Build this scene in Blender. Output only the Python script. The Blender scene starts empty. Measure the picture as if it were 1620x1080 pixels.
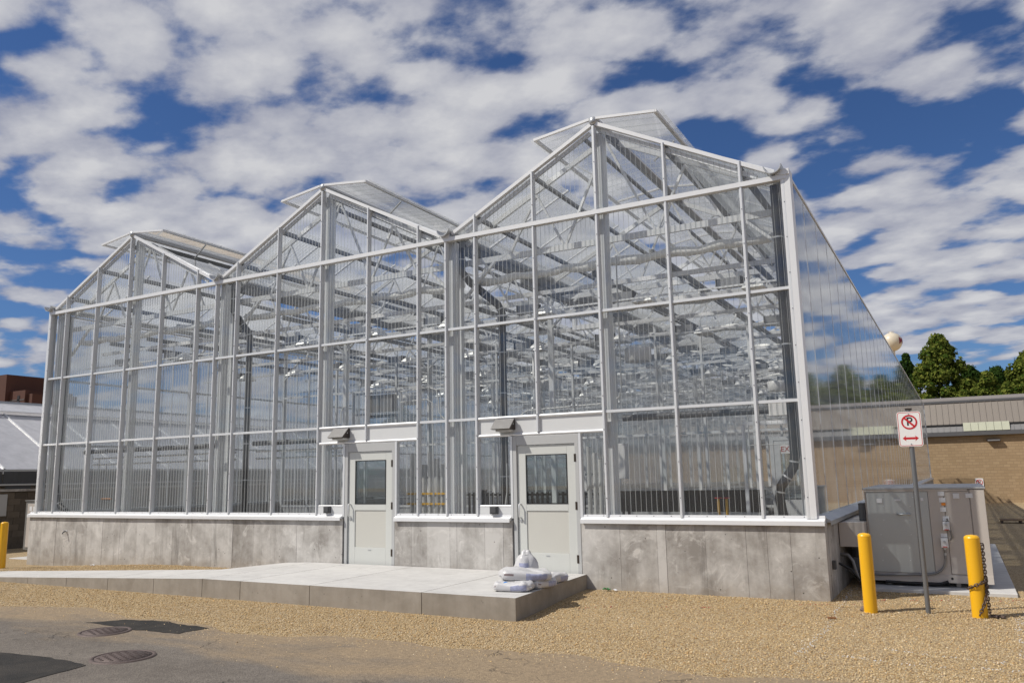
import bpy, bmesh, math, random
import numpy as np
from mathutils import Vector, Matrix

# ------------------------------------------------------------------ camera, sky, sun, exposure
sc = bpy.context.scene
col = sc.collection
F = 1271.49
YAW, PITCH, ROLL = -0.5010, 0.1659, -0.0199
CAM = Vector((20.4351, -12.3378, 0.6676))        # z = 0 is the bottom of the glazing, the ground is about z = -1.15
_f = Vector((math.sin(YAW)*math.cos(PITCH), math.cos(YAW)*math.cos(PITCH), math.sin(PITCH)))
_r = Vector((math.cos(YAW), -math.sin(YAW), 0)); _u = _r.cross(_f)
RIGHT = math.cos(ROLL)*_r + math.sin(ROLL)*_u
UP = -math.sin(ROLL)*_r + math.cos(ROLL)*_u
FWD = _f
cd = bpy.data.cameras.new('camera'); cam = bpy.data.objects.new('camera', cd); col.objects.link(cam)
cd.sensor_width = 36.0; cd.lens = F/1620*36; cd.clip_start = 0.1; cd.clip_end = 3000
cam.matrix_world = Matrix(((RIGHT.x, UP.x, -FWD.x, CAM.x), (RIGHT.y, UP.y, -FWD.y, CAM.y), (RIGHT.z, UP.z, -FWD.z, CAM.z), (0, 0, 0, 1)))
sc.camera = cam

SUN = Vector((-1.2, -1.0, 1.75)).normalized()     # towards the sun
ELEV = math.asin(SUN.z); AZ = math.atan2(SUN.x, SUN.y)
world = bpy.data.worlds.new('World'); sc.world = world; world.use_nodes = True
SKY_STRENGTH = 0.085
def build_world():
    nt = world.node_tree; N = nt.nodes; L = nt.links; N.clear()
    def n(t, **k):
        o = N.new(t)
        for a, b in k.items(): setattr(o, a, b)
        return o
    out = n('ShaderNodeOutputWorld'); bg = n('ShaderNodeBackground'); bg.inputs[1].default_value = SKY_STRENGTH
    sky = n('ShaderNodeTexSky', sky_type='NISHITA', sun_disc=False, sun_elevation=ELEV, sun_rotation=AZ)
    sky.air_density = 1.0; sky.dust_density = 0.1; sky.ozone_density = 4.0
    deep = n('ShaderNodeMixRGB', blend_type='MULTIPLY'); deep.inputs[0].default_value = 1.0
    deep.inputs[2].default_value = (0.47, 0.62, 0.86, 1); L.new(sky.outputs[0], deep.inputs[1])
    tc = n('ShaderNodeTexCoord'); sep = n('ShaderNodeSeparateXYZ'); L.new(tc.outputs['Generated'], sep.inputs[0])
    def math_(op, a, b=None, clamp=False):
        m = n('ShaderNodeMath', operation=op); m.use_clamp = clamp
        for i, v in enumerate((a, b)):
            if v is None: continue
            if isinstance(v, (int, float)): m.inputs[i].default_value = v
            else: L.new(v, m.inputs[i])
        return m.outputs[0]
    zz = math_('ADD', math_('MAXIMUM', sep.outputs[2], 0.0), 0.17)
    px = math_('DIVIDE', sep.outputs[0], zz); py = math_('DIVIDE', sep.outputs[1], zz)
    cb = n('ShaderNodeCombineXYZ'); L.new(px, cb.inputs[0]); L.new(py, cb.inputs[1]); cb.inputs[2].default_value = 3.7
    # a deck of altocumulus: lumpy cells with a few larger holes
    mp = n('ShaderNodeMapping'); mp.inputs['Rotation'].default_value = (0, 0, 0.75); mp.inputs['Scale'].default_value = (1.2, 1.5, 1.2)
    mp.inputs['Location'].default_value = CLOUD_OFF
    L.new(cb.outputs[0], mp.inputs[0])
    def noise(scale, detail, rough, dist=0.0, src=mp.outputs[0]):
        t = n('ShaderNodeTexNoise'); t.inputs['Scale'].default_value = scale; t.inputs['Detail'].default_value = detail
        t.inputs['Roughness'].default_value = rough; t.inputs['Distortion'].default_value = dist; L.new(src, t.inputs['Vector']); return t.outputs[0]
    # warp the cells a little so that they billow
    wn = n('ShaderNodeTexNoise'); wn.inputs['Scale'].default_value = 5.0; wn.inputs['Detail'].default_value = 3; L.new(mp.outputs[0], wn.inputs['Vector'])
    wsub = n('ShaderNodeVectorMath', operation='SUBTRACT'); L.new(wn.outputs['Color'], wsub.inputs[0]); wsub.inputs[1].default_value = (0.5, 0.5, 0.5)
    wsc = n('ShaderNodeVectorMath', operation='SCALE'); L.new(wsub.outputs[0], wsc.inputs[0]); wsc.inputs['Scale'].default_value = 0.16
    wad = n('ShaderNodeVectorMath', operation='ADD'); L.new(mp.outputs[0], wad.inputs[0]); L.new(wsc.outputs[0], wad.inputs[1])
    vor = n('ShaderNodeTexVoronoi', feature='SMOOTH_F1'); vor.inputs['Scale'].default_value = 5.6; vor.inputs['Smoothness'].default_value = 0.6; L.new(wad.outputs[0], vor.inputs['Vector'])
    lump = math_('SUBTRACT', 0.62, vor.outputs['Distance'])
    big = noise(1.15, 3, 0.5); mid = noise(2.6, 4, 0.5); fine = noise(9.0, 7, 0.58)
    dens = math_('ADD', math_('ADD', math_('ADD', math_('MULTIPLY', lump, 0.58), math_('MULTIPLY', big, 0.40)), math_('MULTIPLY', mid, 0.52)), math_('MULTIPLY', fine, 0.34))
    ramp = n('ShaderNodeValToRGB'); cr = ramp.color_ramp; cr.interpolation = 'EASE'
    cr.elements[0].position = CLOUD_T; cr.elements[0].color = (0, 0, 0, 1)
    cr.elements[1].position = CLOUD_T+0.17; cr.elements[1].color = (1, 1, 1, 1)
    L.new(dens, ramp.inputs[0])
    # thick middles catch more light than the thin rims
    lit = math_('ADD', math_('MULTIPLY', dens, 0.6), math_('MULTIPLY', noise(6.0, 6, 0.55), 0.55))
    cr2 = n('ShaderNodeValToRGB'); c2 = cr2.color_ramp
    c2.elements[0].position = 0.58; c2.elements[0].color = (3.9, 4.1, 5.1, 1)
    c2.elements[1].position = 0.88; c2.elements[1].color = (7.6, 7.6, 7.8, 1)
    L.new(lit, cr2.inputs[0])
    mix = n('ShaderNodeMixRGB'); L.new(math_('MULTIPLY', ramp.outputs[0], 0.95), mix.inputs[0]); L.new(deep.outputs[0], mix.inputs[1]); L.new(cr2.outputs[0], mix.inputs[2])
    L.new(mix.outputs[0], bg.inputs[0]); L.new(bg.outputs[0], out.inputs[0])
CLOUD_T = 0.548
CLOUD_OFF = (-3.2, 6.4, 0.0)
build_world()
sd = bpy.data.lights.new('sun', 'SUN'); sd.energy = 4.2; sd.angle = math.radians(0.55); sd.color = (1.0, 0.95, 0.87)
sun = bpy.data.objects.new('sun', sd); col.objects.link(sun)
sun.rotation_euler = (-SUN).to_track_quat('-Z', 'Y').to_euler()
sun.location = (0, -30, 40)
vs = sc.view_settings; vs.view_transform = 'Standard'; vs.look = 'None'; vs.exposure = 0.0; vs.gamma = 1.0; vs.use_curve_mapping = False
sc.render.engine = 'CYCLES'
sc.cycles.max_bounces = 8; sc.cycles.diffuse_bounces = 3; sc.cycles.glossy_bounces = 3; sc.cycles.transmission_bounces = 4
sc.cycles.transparent_max_bounces = 48; sc.cycles.use_denoising = True; sc.cycles.caustics_reflective = False; sc.cycles.caustics_refractive = False
sc.cycles.sample_clamp_indirect = 6.0

# ------------------------------------------------------------------ pixels to places (distance always from the plane a thing stands on)
def ray(u, v):
    return RIGHT*((u-810)/F) + UP*((540-v)/F) + FWD
def onY(u, v, Y=0.0):
    d = ray(u, v); return CAM + d*((Y-CAM.y)/d.y)
def onZ(u, v, Z):
    d = ray(u, v); return CAM + d*((Z-CAM.z)/d.z)
def onX(u, v, X):
    d = ray(u, v); return CAM + d*((X-CAM.x)/d.x)

ORD = ['first', 'second', 'third', 'fourth', 'fifth', 'sixth', 'seventh', 'eighth', 'ninth', 'tenth', 'eleventh', 'twelfth']
BAY = ['doorless gable', 'middle gable', 'gable beside the air unit']
random.seed(7); rng = np.random.default_rng(11)

# ------------------------------------------------------------------ materials
def mat(name):
    m = bpy.data.materials.new(name); m.use_nodes = True; m.node_tree.nodes.clear(); return m
class NT:
    def __init__(s, m): s.t = m.node_tree; s.N = s.t.nodes; s.L = s.t.links
    def n(s, t, **k):
        o = s.N.new(t)
        for a, b in k.items(): setattr(o, a, b)
        return o
    def link(s, a, b): s.L.new(a, b)
    def set(s, sock, v):
        if isinstance(v, bpy.types.NodeSocket): s.L.new(v, sock)
        elif isinstance(v, tuple) and len(v) == 3 and sock.type == 'RGBA': sock.default_value = (*v, 1)
        else: sock.default_value = v
    def math(s, op, a, b=0.0, clamp=False):
        m = s.n('ShaderNodeMath', operation=op); m.use_clamp = clamp; s.set(m.inputs[0], a); s.set(m.inputs[1], b); return m.outputs[0]
    def mix(s, f, a, b, mode='MIX'):
        m = s.n('ShaderNodeMixRGB', blend_type=mode); s.set(m.inputs[0], f); s.set(m.inputs[1], a); s.set(m.inputs[2], b); return m.outputs[0]
    def coord(s, kind='Object', scale=(1, 1, 1), loc=(0, 0, 0)):
        c = s.n('ShaderNodeTexCoord'); m = s.n('ShaderNodeMapping'); m.inputs['Scale'].default_value = scale; m.inputs['Location'].default_value = loc
        s.link(c.outputs[kind], m.inputs[0]); return m.outputs[0]
    def world(s, scale=(1, 1, 1), loc=(0, 0, 0)):
        c = s.n('ShaderNodeNewGeometry'); m = s.n('ShaderNodeMapping'); m.inputs['Scale'].default_value = scale; m.inputs['Location'].default_value = loc
        s.link(c.outputs['Position'], m.inputs[0]); return m.outputs[0]
    def noise(s, vec, scale, detail=4, rough=0.55, dist=0.0):
        t = s.n('ShaderNodeTexNoise'); s.link(vec, t.inputs['Vector']); t.inputs['Scale'].default_value = scale
        t.inputs['Detail'].default_value = detail; t.inputs['Roughness'].default_value = rough; t.inputs['Distortion'].default_value = dist; return t.outputs[0]
    def voro(s, vec, scale, feature='F1', out=0):
        t = s.n('ShaderNodeTexVoronoi', feature=feature); s.link(vec, t.inputs['Vector']); t.inputs['Scale'].default_value = scale; return t.outputs[out]
    def ramp(s, f, stops):
        r = s.n('ShaderNodeValToRGB'); e = r.color_ramp.elements
        for i, (p, c) in enumerate(stops):
            if i < 2: x = e[i]; x.position = p
            else: x = e.new(p)
            x.color = (*c, 1) if isinstance(c, tuple) else (c, c, c, 1)
        s.link(f, r.inputs[0]); return r.outputs[0]
    def bump(s, h, strength=0.3, dist=0.01):
        b = s.n('ShaderNodeBump'); b.inputs['Strength'].default_value = strength; b.inputs['Distance'].default_value = dist; s.link(h, b.inputs['Height']); return b.outputs[0]
    def principled(s, base, rough=0.5, metal=0.0, normal=None, spec=0.5):
        p = s.n('ShaderNodeBsdfPrincipled'); s.set(p.inputs['Base Color'], base); s.set(p.inputs['Roughness'], rough); s.set(p.inputs['Metallic'], metal)
        p.inputs['Specular IOR Level'].default_value = spec
        if normal is not None: s.link(normal, p.inputs['Normal'])
        return p.outputs[0]
    def out(s, sh):
        o = s.n('ShaderNodeOutputMaterial'); s.link(sh, o.inputs[0])
    def rand(s):
        return s.n('ShaderNodeObjectInfo').outputs['Random']
M = {}
def simple(name, base, rough=0.5, metal=0.0, var=0.12, scale=3.0, spec=0.5, bump=0.0, bscale=60.0, streak=False):
    m = mat(name); t = NT(m)
    v = t.world(scale=(1, 1, 0.15) if streak else (1, 1, 1))
    nz = t.noise(v, scale, 6, 0.6)
    k = t.math('ADD', t.math('MULTIPLY', nz, 2*var), 1-var)
    c = t.mix(1.0, tuple(base), t.n('ShaderNodeCombineColor').outputs[0], 'MULTIPLY')
    cc = [x for x in t.N if x.type == 'COMBINE_COLOR'][0]
    for i in range(3): t.link(k, cc.inputs[i])
    nrm = t.bump(t.noise(t.world(), bscale, 4), bump, 0.01) if bump else None
    t.out(t.principled(c, rough, metal, nrm, spec)); M[name] = m; return m

simple('alu', (0.76, 0.77, 0.775), 0.36, 0.3, 0.06, 8, streak=True)
simple('white_metal', (0.77, 0.775, 0.78), 0.38, 0.12, 0.05, 5, streak=True)
simple('galv', (0.50, 0.51, 0.515), 0.42, 0.55, 0.15, 14)
simple('steel_white', (0.76, 0.77, 0.77), 0.45, 0.1, 0.08, 5)
simple('backlit_purlin', (0.20, 0.205, 0.21), 0.5, 0.3, 0.1)  # dark tone is the purlins' backlit shade, put into the base colour
simple('door_paint', (0.60, 0.61, 0.58), 0.42, 0.0, 0.03, 3)
simple('door_panel', (0.56, 0.55, 0.50), 0.5, 0.0, 0.03, 3)
simple('frame_grey', (0.47, 0.475, 0.47), 0.42, 0.0, 0.05, 3)
simple('white_panel', (0.66, 0.67, 0.67), 0.4, 0.0, 0.03, 2)
simple('black_pipe', (0.020, 0.020, 0.022), 0.45, 0.0, 0.2)
simple('black', (0.015, 0.015, 0.016), 0.5, 0.0, 0.2)
simple('dark_grey', (0.07, 0.072, 0.075), 0.5, 0.0, 0.1)
simple('bronze', (0.045, 0.032, 0.026), 0.35, 0.3, 0.1)
simple('fixture_front', (0.33, 0.32, 0.31), 0.3, 0.5, 0.06)
simple('hinge', (0.06, 0.045, 0.035), 0.4, 0.5, 0.1)
simple('copper', (0.45, 0.22, 0.10), 0.4, 0.7, 0.15)
simple('yellow', (0.80, 0.43, 0.012), 0.35, 0.0, 0.07, 4, streak=True, bump=0.06, bscale=25)
simple('yellow_band', (0.75, 0.42, 0.03), 0.5, 0.0, 0.1)
simple('pvc', (0.60, 0.60, 0.58), 0.45, 0.0, 0.05)
simple('post_grey', (0.19, 0.195, 0.20), 0.45, 0.5, 0.12, 10, streak=True)
simple('sign_white', (0.82, 0.81, 0.79), 0.4, 0.0, 0.04)
simple('sign_red', (0.55, 0.012, 0.018), 0.4, 0.0, 0.06)
simple('sign_black', (0.012, 0.012, 0.013), 0.4, 0.0, 0.0)
simple('maroon', (0.20, 0.012, 0.03), 0.5, 0.0, 0.05)
simple('hvac_beige', (0.52, 0.475, 0.43), 0.45, 0.05, 0.05, 2.5)
simple('hvac_galv', (0.50, 0.515, 0.50), 0.40, 0.35, 0.10, 3.0, streak=True)
simple('hvac_top', (0.42, 0.42, 0.41), 0.35, 0.5, 0.08)
simple('label_white', (0.72, 0.73, 0.74), 0.5, 0.0, 0.08, 30)
simple('label_orange', (0.75, 0.25, 0.03), 0.5, 0.0, 0.02)
simple('conduit', (0.24, 0.235, 0.23), 0.45, 0.4, 0.1)
simple('unit_grey', (0.22, 0.215, 0.205), 0.45, 0.2, 0.06, 3)
simple('bag_white', (0.56, 0.555, 0.56), 0.35, 0.0, 0.10, 18, bump=0.25, bscale=26)
simple('bag_print', (0.34, 0.36, 0.50), 0.35, 0.0, 0.5, 26, bump=0.25, bscale=26)
simple('bag_blue', (0.02, 0.22, 0.60), 0.35, 0.0, 0.08)
simple('bag_dark', (0.22, 0.17, 0.17), 0.4, 0.0, 0.2)
simple('wood', (0.20, 0.13, 0.07), 0.8, 0.0, 0.25, 14)
simple('wood_dark', (0.05, 0.035, 0.028), 0.8, 0.0, 0.25, 14)
simple('rock', (0.16, 0.12, 0.10), 0.9, 0.0, 0.25, 12, bump=0.4)
simple('green_litter', (0.03, 0.16, 0.04), 0.5, 0.0, 0.2, 20)
simple('roof_metal', (0.245, 0.215, 0.185), 0.5, 0.15, 0.05, 1.2, streak=True)
simple('roof_metal_low', (0.23, 0.225, 0.22), 0.45, 0.2, 0.06, 1.2)
simple('fascia', (0.13, 0.13, 0.135), 0.5, 0.2, 0.05)
simple('skylight', (0.46, 0.47, 0.36), 0.4, 0.0, 0.08, 2)
simple('red_brick_far', (0.075, 0.028, 0.018), 0.85, 0.0, 0.2, 0.6)
simple('tank_cream', (0.62, 0.55, 0.43), 0.4, 0.0, 0.05, 0.3)
simple('manhole', (0.11, 0.082, 0.074), 0.65, 0.3, 0.3, 25, bump=0.5, bscale=60)
simple('bark', (0.07, 0.05, 0.035), 0.9, 0.0, 0.25, 4, bump=0.4, bscale=8)
simple('bench_white', (0.55, 0.56, 0.56), 0.4, 0.2, 0.06)
simple('curtain', (0.80, 0.80, 0.77), 0.6, 0.0, 0.10, 6, bump=0.4, bscale=20)
simple('reflector', (0.82, 0.82, 0.80), 0.35, 0.3, 0.05)
simple('ballast', (0.34, 0.345, 0.35), 0.4, 0.3, 0.05)
simple('inner_floor', (0.24, 0.235, 0.225), 0.7, 0.0, 0.12, 2)
simple('chain', (0.13, 0.095, 0.08), 0.45, 0.6, 0.3, 40)
simple('green_plant', (0.045, 0.11, 0.025), 0.6, 0.0, 0.4, 8)
simple('exit_letters', (0.45, 0.10, 0.08), 0.5)
simple('terracotta', (0.30, 0.11, 0.05), 0.7)

def schlick(t, f0=0.04, gain=1.0):
    lw = t.n('ShaderNodeLayerWeight'); lw.inputs[0].default_value = 0.5
    p5 = t.math('POWER', lw.outputs['Facing'], 5.0)
    return t.math('MULTIPLY', t.math('ADD', t.math('MULTIPLY', p5, 1-f0), f0), gain, clamp=True)
def clear_sheet(name, tint, haze, haze_col, rough=0.04, gain=1.0, f0=0.04):
    m = mat(name); t = NT(m)
    tr = t.n('ShaderNodeBsdfTransparent'); tr.inputs[0].default_value = (*tint, 1)
    df = t.n('ShaderNodeBsdfDiffuse'); df.inputs[0].default_value = (*haze_col, 1)
    tl = t.n('ShaderNodeBsdfTranslucent'); tl.inputs[0].default_value = (*haze_col, 1)
    h = t.n('ShaderNodeMixShader'); h.inputs[0].default_value = 0.5; t.link(df.outputs[0], h.inputs[1]); t.link(tl.outputs[0], h.inputs[2])
    a = t.n('ShaderNodeMixShader')
    nz = t.noise(t.world(scale=(1, 1, 0.25)), 2.2, 5, 0.6)
    t.link(t.math('MULTIPLY', t.math('ADD', t.math('MULTIPLY', nz, 0.9), 0.55), haze), a.inputs[0]); t.link(tr.outputs[0], a.inputs[1]); t.link(h.outputs[0], a.inputs[2])
    g = t.n('ShaderNodeBsdfGlossy'); g.inputs['Roughness'].default_value = rough; g.inputs[0].default_value = (1, 1, 1, 1)
    b = t.n('ShaderNodeMixShader'); t.link(schlick(t, f0, gain), b.inputs[0]); t.link(a.outputs[0], b.inputs[1]); t.link(g.outputs[0], b.inputs[2])
    t.out(b.outputs[0]); M[name] = m; return m
clear_sheet('acrylic', (0.975, 0.98, 0.982), 0.018, (0.78, 0.79, 0.80))
clear_sheet('acrylic_side', (0.86, 0.88, 0.90), 0.18, (0.58, 0.60, 0.63), rough=0.05, gain=1.0, f0=0.07)  # shade on the side wall put into a duller, grey-blue haze colour
clear_sheet('rib', (0.84, 0.87, 0.87), 0.42, (0.80, 0.82, 0.82), rough=0.1)
clear_sheet('roof_skin', (0.965, 0.97, 0.97), 0.20, (0.88, 0.88, 0.88), rough=0.06)
clear_sheet('door_glass', (0.80, 0.84, 0.84), 0.01, (0.5, 0.5, 0.5), rough=0.0, f0=0.07)
clear_sheet('partition_glass', (0.96, 0.965, 0.97), 0.05, (0.62, 0.64, 0.66), rough=0.1)
clear_sheet('old_roof', (0.75, 0.76, 0.78), 0.85, (0.84, 0.84, 0.86), rough=0.12, f0=0.06)
clear_sheet('old_side', (0.25, 0.25, 0.27), 0.45, (0.20, 0.20, 0.21), rough=0.12, f0=0.06)

def concrete(name, base, dark, joints=False, amount=1.0):
    m = mat(name); t = NT(m)
    w = t.world(); ws = t.world(scale=(1, 1, 0.12)); r = t.rand()
    big = t.noise(w, 1.3, 6, 0.62, 0.4); mid = t.noise(w, 5.5, 7, 0.65); st = t.noise(ws, 6.0, 5, 0.6); blot = t.noise(w, 2.6, 8, 0.72, 1.2)
    f = t.math('ADD', t.math('ADD', t.math('MULTIPLY', big, 0.5), t.math('MULTIPLY', mid, 0.30)), t.math('MULTIPLY', st, 0.25))
    f = t.math('ADD', f, t.math('MULTIPLY', t.math('SUBTRACT', r, 0.5), 0.13*amount))
    c = t.ramp(f, [(0.40, dark), (0.62, base)])
    white = t.ramp(blot, [(0.55, 0.0), (0.68, 1.0)])
    c = t.mix(t.math('MULTIPLY', white, 0.60*amount), c, tuple(min(1, x*1.22) for x in base))
    stain = t.ramp(t.noise(ws, 3.1, 6, 0.7, 0.8), [(0.57, 0.0), (0.75, 1.0)])
    c = t.mix(t.math('MULTIPLY', stain, 0.62*amount), c, tuple(x*0.55 for x in dark))
    gs = t.n('ShaderNodeSeparateXYZ'); t.link(w, gs.inputs[0])
    lowz = t.n('ShaderNodeMapRange'); t.link(gs.outputs[2], lowz.inputs[0]); lowz.inputs[1].default_value = -1.18; lowz.inputs[2].default_value = -0.78; lowz.inputs[3].default_value = 0.75; lowz.inputs[4].default_value = -0.25
    splash = t.math('MULTIPLY', t.math('ADD', lowz.outputs[0], t.math('MULTIPLY', t.math('SUBTRACT', t.noise(w, 4.0, 6, 0.7), 0.5), 1.6)), 0.45*amount, clamp=True)
    c = t.mix(splash, c, (0.30, 0.245, 0.18))
    holes = t.ramp(t.voro(w, 9.0), [(0.07, 1.0), (0.11, 0.0)])
    keep = t.ramp(t.noise(w, 3.0, 2), [(0.52, 0.0), (0.56, 1.0)])
    hole = t.math('MULTIPLY', holes, keep)
    c = t.mix(t.math('MULTIPLY', hole, 0.75*amount), c, (0.06, 0.055, 0.05))
    fine = t.noise(w, 90, 3)
    h = t.math('SUBTRACT', t.math('ADD', t.math('MULTIPLY', mid, 0.5), t.math('MULTIPLY', fine, 0.15)), t.math('MULTIPLY', hole, 1.2))
    t.out(t.principled(c, 0.88, 0, t.bump(h, 0.35, 0.012), 0.3)); M[name] = m
concrete('concrete', (0.55, 0.53, 0.50), (0.27, 0.25, 0.228), amount=1.2)
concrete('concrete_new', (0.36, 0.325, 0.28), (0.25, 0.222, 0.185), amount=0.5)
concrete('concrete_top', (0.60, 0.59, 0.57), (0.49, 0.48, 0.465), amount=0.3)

def gravel_mat():
    m = mat('gravel'); t = NT(m); w = t.world()
    v = t.n('ShaderNodeTexVoronoi', feature='F1'); t.link(w, v.inputs['Vector']); v.inputs['Scale'].default_value = 58
    sepc = t.n('ShaderNodeSeparateColor'); t.link(v.outputs['Color'], sepc.inputs[0])
    c = t.ramp(sepc.outputs[0], [(0.0, (0.31, 0.21, 0.105)), (0.35, (0.49, 0.355, 0.19)), (0.7, (0.60, 0.455, 0.26)), (0.97, (0.66, 0.54, 0.36))])
    big = t.noise(w, 0.7, 5, 0.6)
    c = t.mix(t.ramp(big, [(0.42, 0.0), (0.68, 0.55)]), c, (0.53, 0.41, 0.265))
    gap = t.ramp(v.outputs['Distance'], [(0.35, 0.0), (0.75, 1.0)])
    c = t.mix(t.math('MULTIPLY', gap, 0.65), c, (0.13, 0.09, 0.05))
    t.out(t.principled(c, 0.9, 0, t.bump(t.math('SUBTRACT', 1.0, v.outputs['Distance']), 0.8, 0.02), 0.25)); M['gravel'] = m
gravel_mat()
def pebble_mat():
    m = mat('pebble'); t = NT(m)
    a = t.n('ShaderNodeAttribute'); a.attribute_name = 'tone'
    t.out(t.principled(a.outputs['Color'], 0.85, 0, None, 0.3)); M['pebble'] = m
pebble_mat()
def asphalt_mat():
    m = mat('asphalt'); t = NT(m); w = t.world()
    sp = t.voro(w, 62); big = t.noise(w, 0.8, 6, 0.65); mid = t.noise(w, 4, 6, 0.65)
    c = t.ramp(t.math('ADD', t.math('MULTIPLY', big, 0.6), t.math('MULTIPLY', mid, 0.4)), [(0.35, (0.118, 0.102, 0.088)), (0.65, (0.215, 0.19, 0.163))])
    c = t.mix(t.ramp(sp, [(0.2, 0.55), (0.6, 0.0)]), c, (0.30, 0.26, 0.215))
    # sand washed over the edge of the paving
    g = t.n('ShaderNodeSeparateXYZ'); t.link(w, g.inputs[0])
    d = t.n('ShaderNodeMapRange'); t.link(g.outputs[1], d.inputs[0]); d.inputs[1].default_value = -7.2; d.inputs[2].default_value = -4.5; d.inputs[3].default_value = -0.30; d.inputs[4].default_value = 0.85
    dx = t.n('ShaderNodeMapRange'); t.link(g.outputs[0], dx.inputs[0]); dx.inputs[1].default_value = 11.0; dx.inputs[2].default_value = 18.5; dx.inputs[3].default_value = -0.16; dx.inputs[4].default_value = 0.30
    ws = t.world(scale=(0.35, 1.0, 1.0))
    f = t.math('ADD', t.math('ADD', d.outputs[0], dx.outputs[0]), t.math('MULTIPLY', t.math('SUBTRACT', t.noise(ws, 1.5, 7, 0.62, 0.5), 0.5), 1.5))
    sand = t.mix(t.noise(w, 60, 4, 0.7), (0.28, 0.205, 0.125), (0.44, 0.335, 0.215))
    c = t.mix(t.ramp(f, [(0.14, 0.0), (0.62, 0.92)]), c, sand)
    wv = t.n('ShaderNodeVectorMath', operation='ADD'); t.link(w, wv.inputs[0])
    nc_ = t.n('ShaderNodeTexNoise'); t.link(w, nc_.inputs['Vector']); nc_.inputs['Scale'].default_value = 2.5; nc_.inputs['Detail'].default_value = 5
    t.link(nc_.outputs['Color'], wv.inputs[1])
    ed = t.n('ShaderNodeTexVoronoi', feature='DISTANCE_TO_EDGE'); t.link(wv.outputs[0], ed.inputs['Vector']); ed.inputs['Scale'].default_value = 0.55
    crack = t.math('MULTIPLY', t.ramp(ed.outputs[0], [(0.002, 1.0), (0.009, 0.0)]), t.ramp(t.noise(w, 0.9, 3), [(0.52, 0.0), (0.62, 1.0)]))
    c = t.mix(t.math('MULTIPLY', crack, 0.6), c, (0.035, 0.03, 0.025))
    spk = t.ramp(t.noise(w, 22, 6, 0.8), [(0.35, 0.0), (0.7, 1.0)])
    c = t.mix(t.math('MULTIPLY', spk, 0.55), c, (0.05, 0.042, 0.036))
    h = t.math('SUBTRACT', t.math('ADD', t.math('MULTIPLY', sp, -0.6), t.math('MULTIPLY', mid, 0.3)), crack)
    t.out(t.principled(c, 0.85, 0, t.bump(h, 0.8, 0.012), 0.3)); M['asphalt'] = m
asphalt_mat()
def patch_mat():
    m = mat('asphalt_patch'); t = NT(m); w = t.world()
    c = t.ramp(t.noise(w, 3.0, 7, 0.7), [(0.35, (0.018, 0.017, 0.016)), (0.75, (0.055, 0.048, 0.04))])
    t.out(t.principled(c, 0.8, 0, t.bump(t.voro(w, 80), 0.6, 0.008), 0.3)); M['asphalt_patch'] = m
patch_mat()
def block_mat(name, c1, c2, mortar, bw, bh, rot=False):
    m = mat(name); t = NT(m); g = t.n('ShaderNodeSeparateXYZ'); t.link(t.world(), g.inputs[0])
    cb = t.n('ShaderNodeCombineXYZ'); t.link(g.outputs[1 if rot else 0], cb.inputs[0]); t.link(g.outputs[2], cb.inputs[1])
    b = t.n('ShaderNodeTexBrick'); t.link(cb.outputs[0], b.inputs['Vector']); b.inputs['Color1'].default_value = (*c1, 1); b.inputs['Color2'].default_value = (*c2, 1); b.inputs['Mortar'].default_value = (*mortar, 1)
    b.inputs['Scale'].default_value = 1.0; b.inputs['Brick Width'].default_value = bw; b.inputs['Row Height'].default_value = bh; b.inputs['Mortar Size'].default_value = 0.012
    nz = t.noise(t.world(), 1.2, 5, 0.6)
    c = t.mix(t.math('MULTIPLY', nz, 0.5), b.outputs[0], tuple(x*0.75 for x in c1))
    t.out(t.principled(c, 0.85, 0, t.bump(t.math('SUBTRACT', 1.0, b.outputs['Fac']), 0.5, 0.01), 0.3)); M[name] = m
block_mat('tan_block', (0.45, 0.325, 0.195), (0.37, 0.26, 0.15), (0.30, 0.215, 0.13), 0.42, 0.205)
block_mat('dark_block', (0.135, 0.115, 0.09), (0.095, 0.08, 0.062), (0.16, 0.145, 0.12), 0.4, 0.2, rot=True)
def leaf_mat(name, a, b):
    m = mat(name); t = NT(m); g = t.n('ShaderNodeNewGeometry')
    c = t.mix(g.outputs['Random Per Island'], a, b)
    d = t.n('ShaderNodeBsdfDiffuse'); t.link(c, d.inputs[0]); l = t.n('ShaderNodeBsdfTranslucent'); t.link(c, l.inputs[0])
    x = t.n('ShaderNodeMixShader'); x.inputs[0].default_value = 0.25; t.link(d.outputs[0], x.inputs[1]); t.link(l.outputs[0], x.inputs[2]); t.out(x.outputs[0]); M[name] = m
leaf_mat('leaf', (0.035, 0.07, 0.012), (0.19, 0.21, 0.042))
leaf_mat('leaf_dark', (0.015, 0.036, 0.010), (0.055, 0.095, 0.020))

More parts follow.
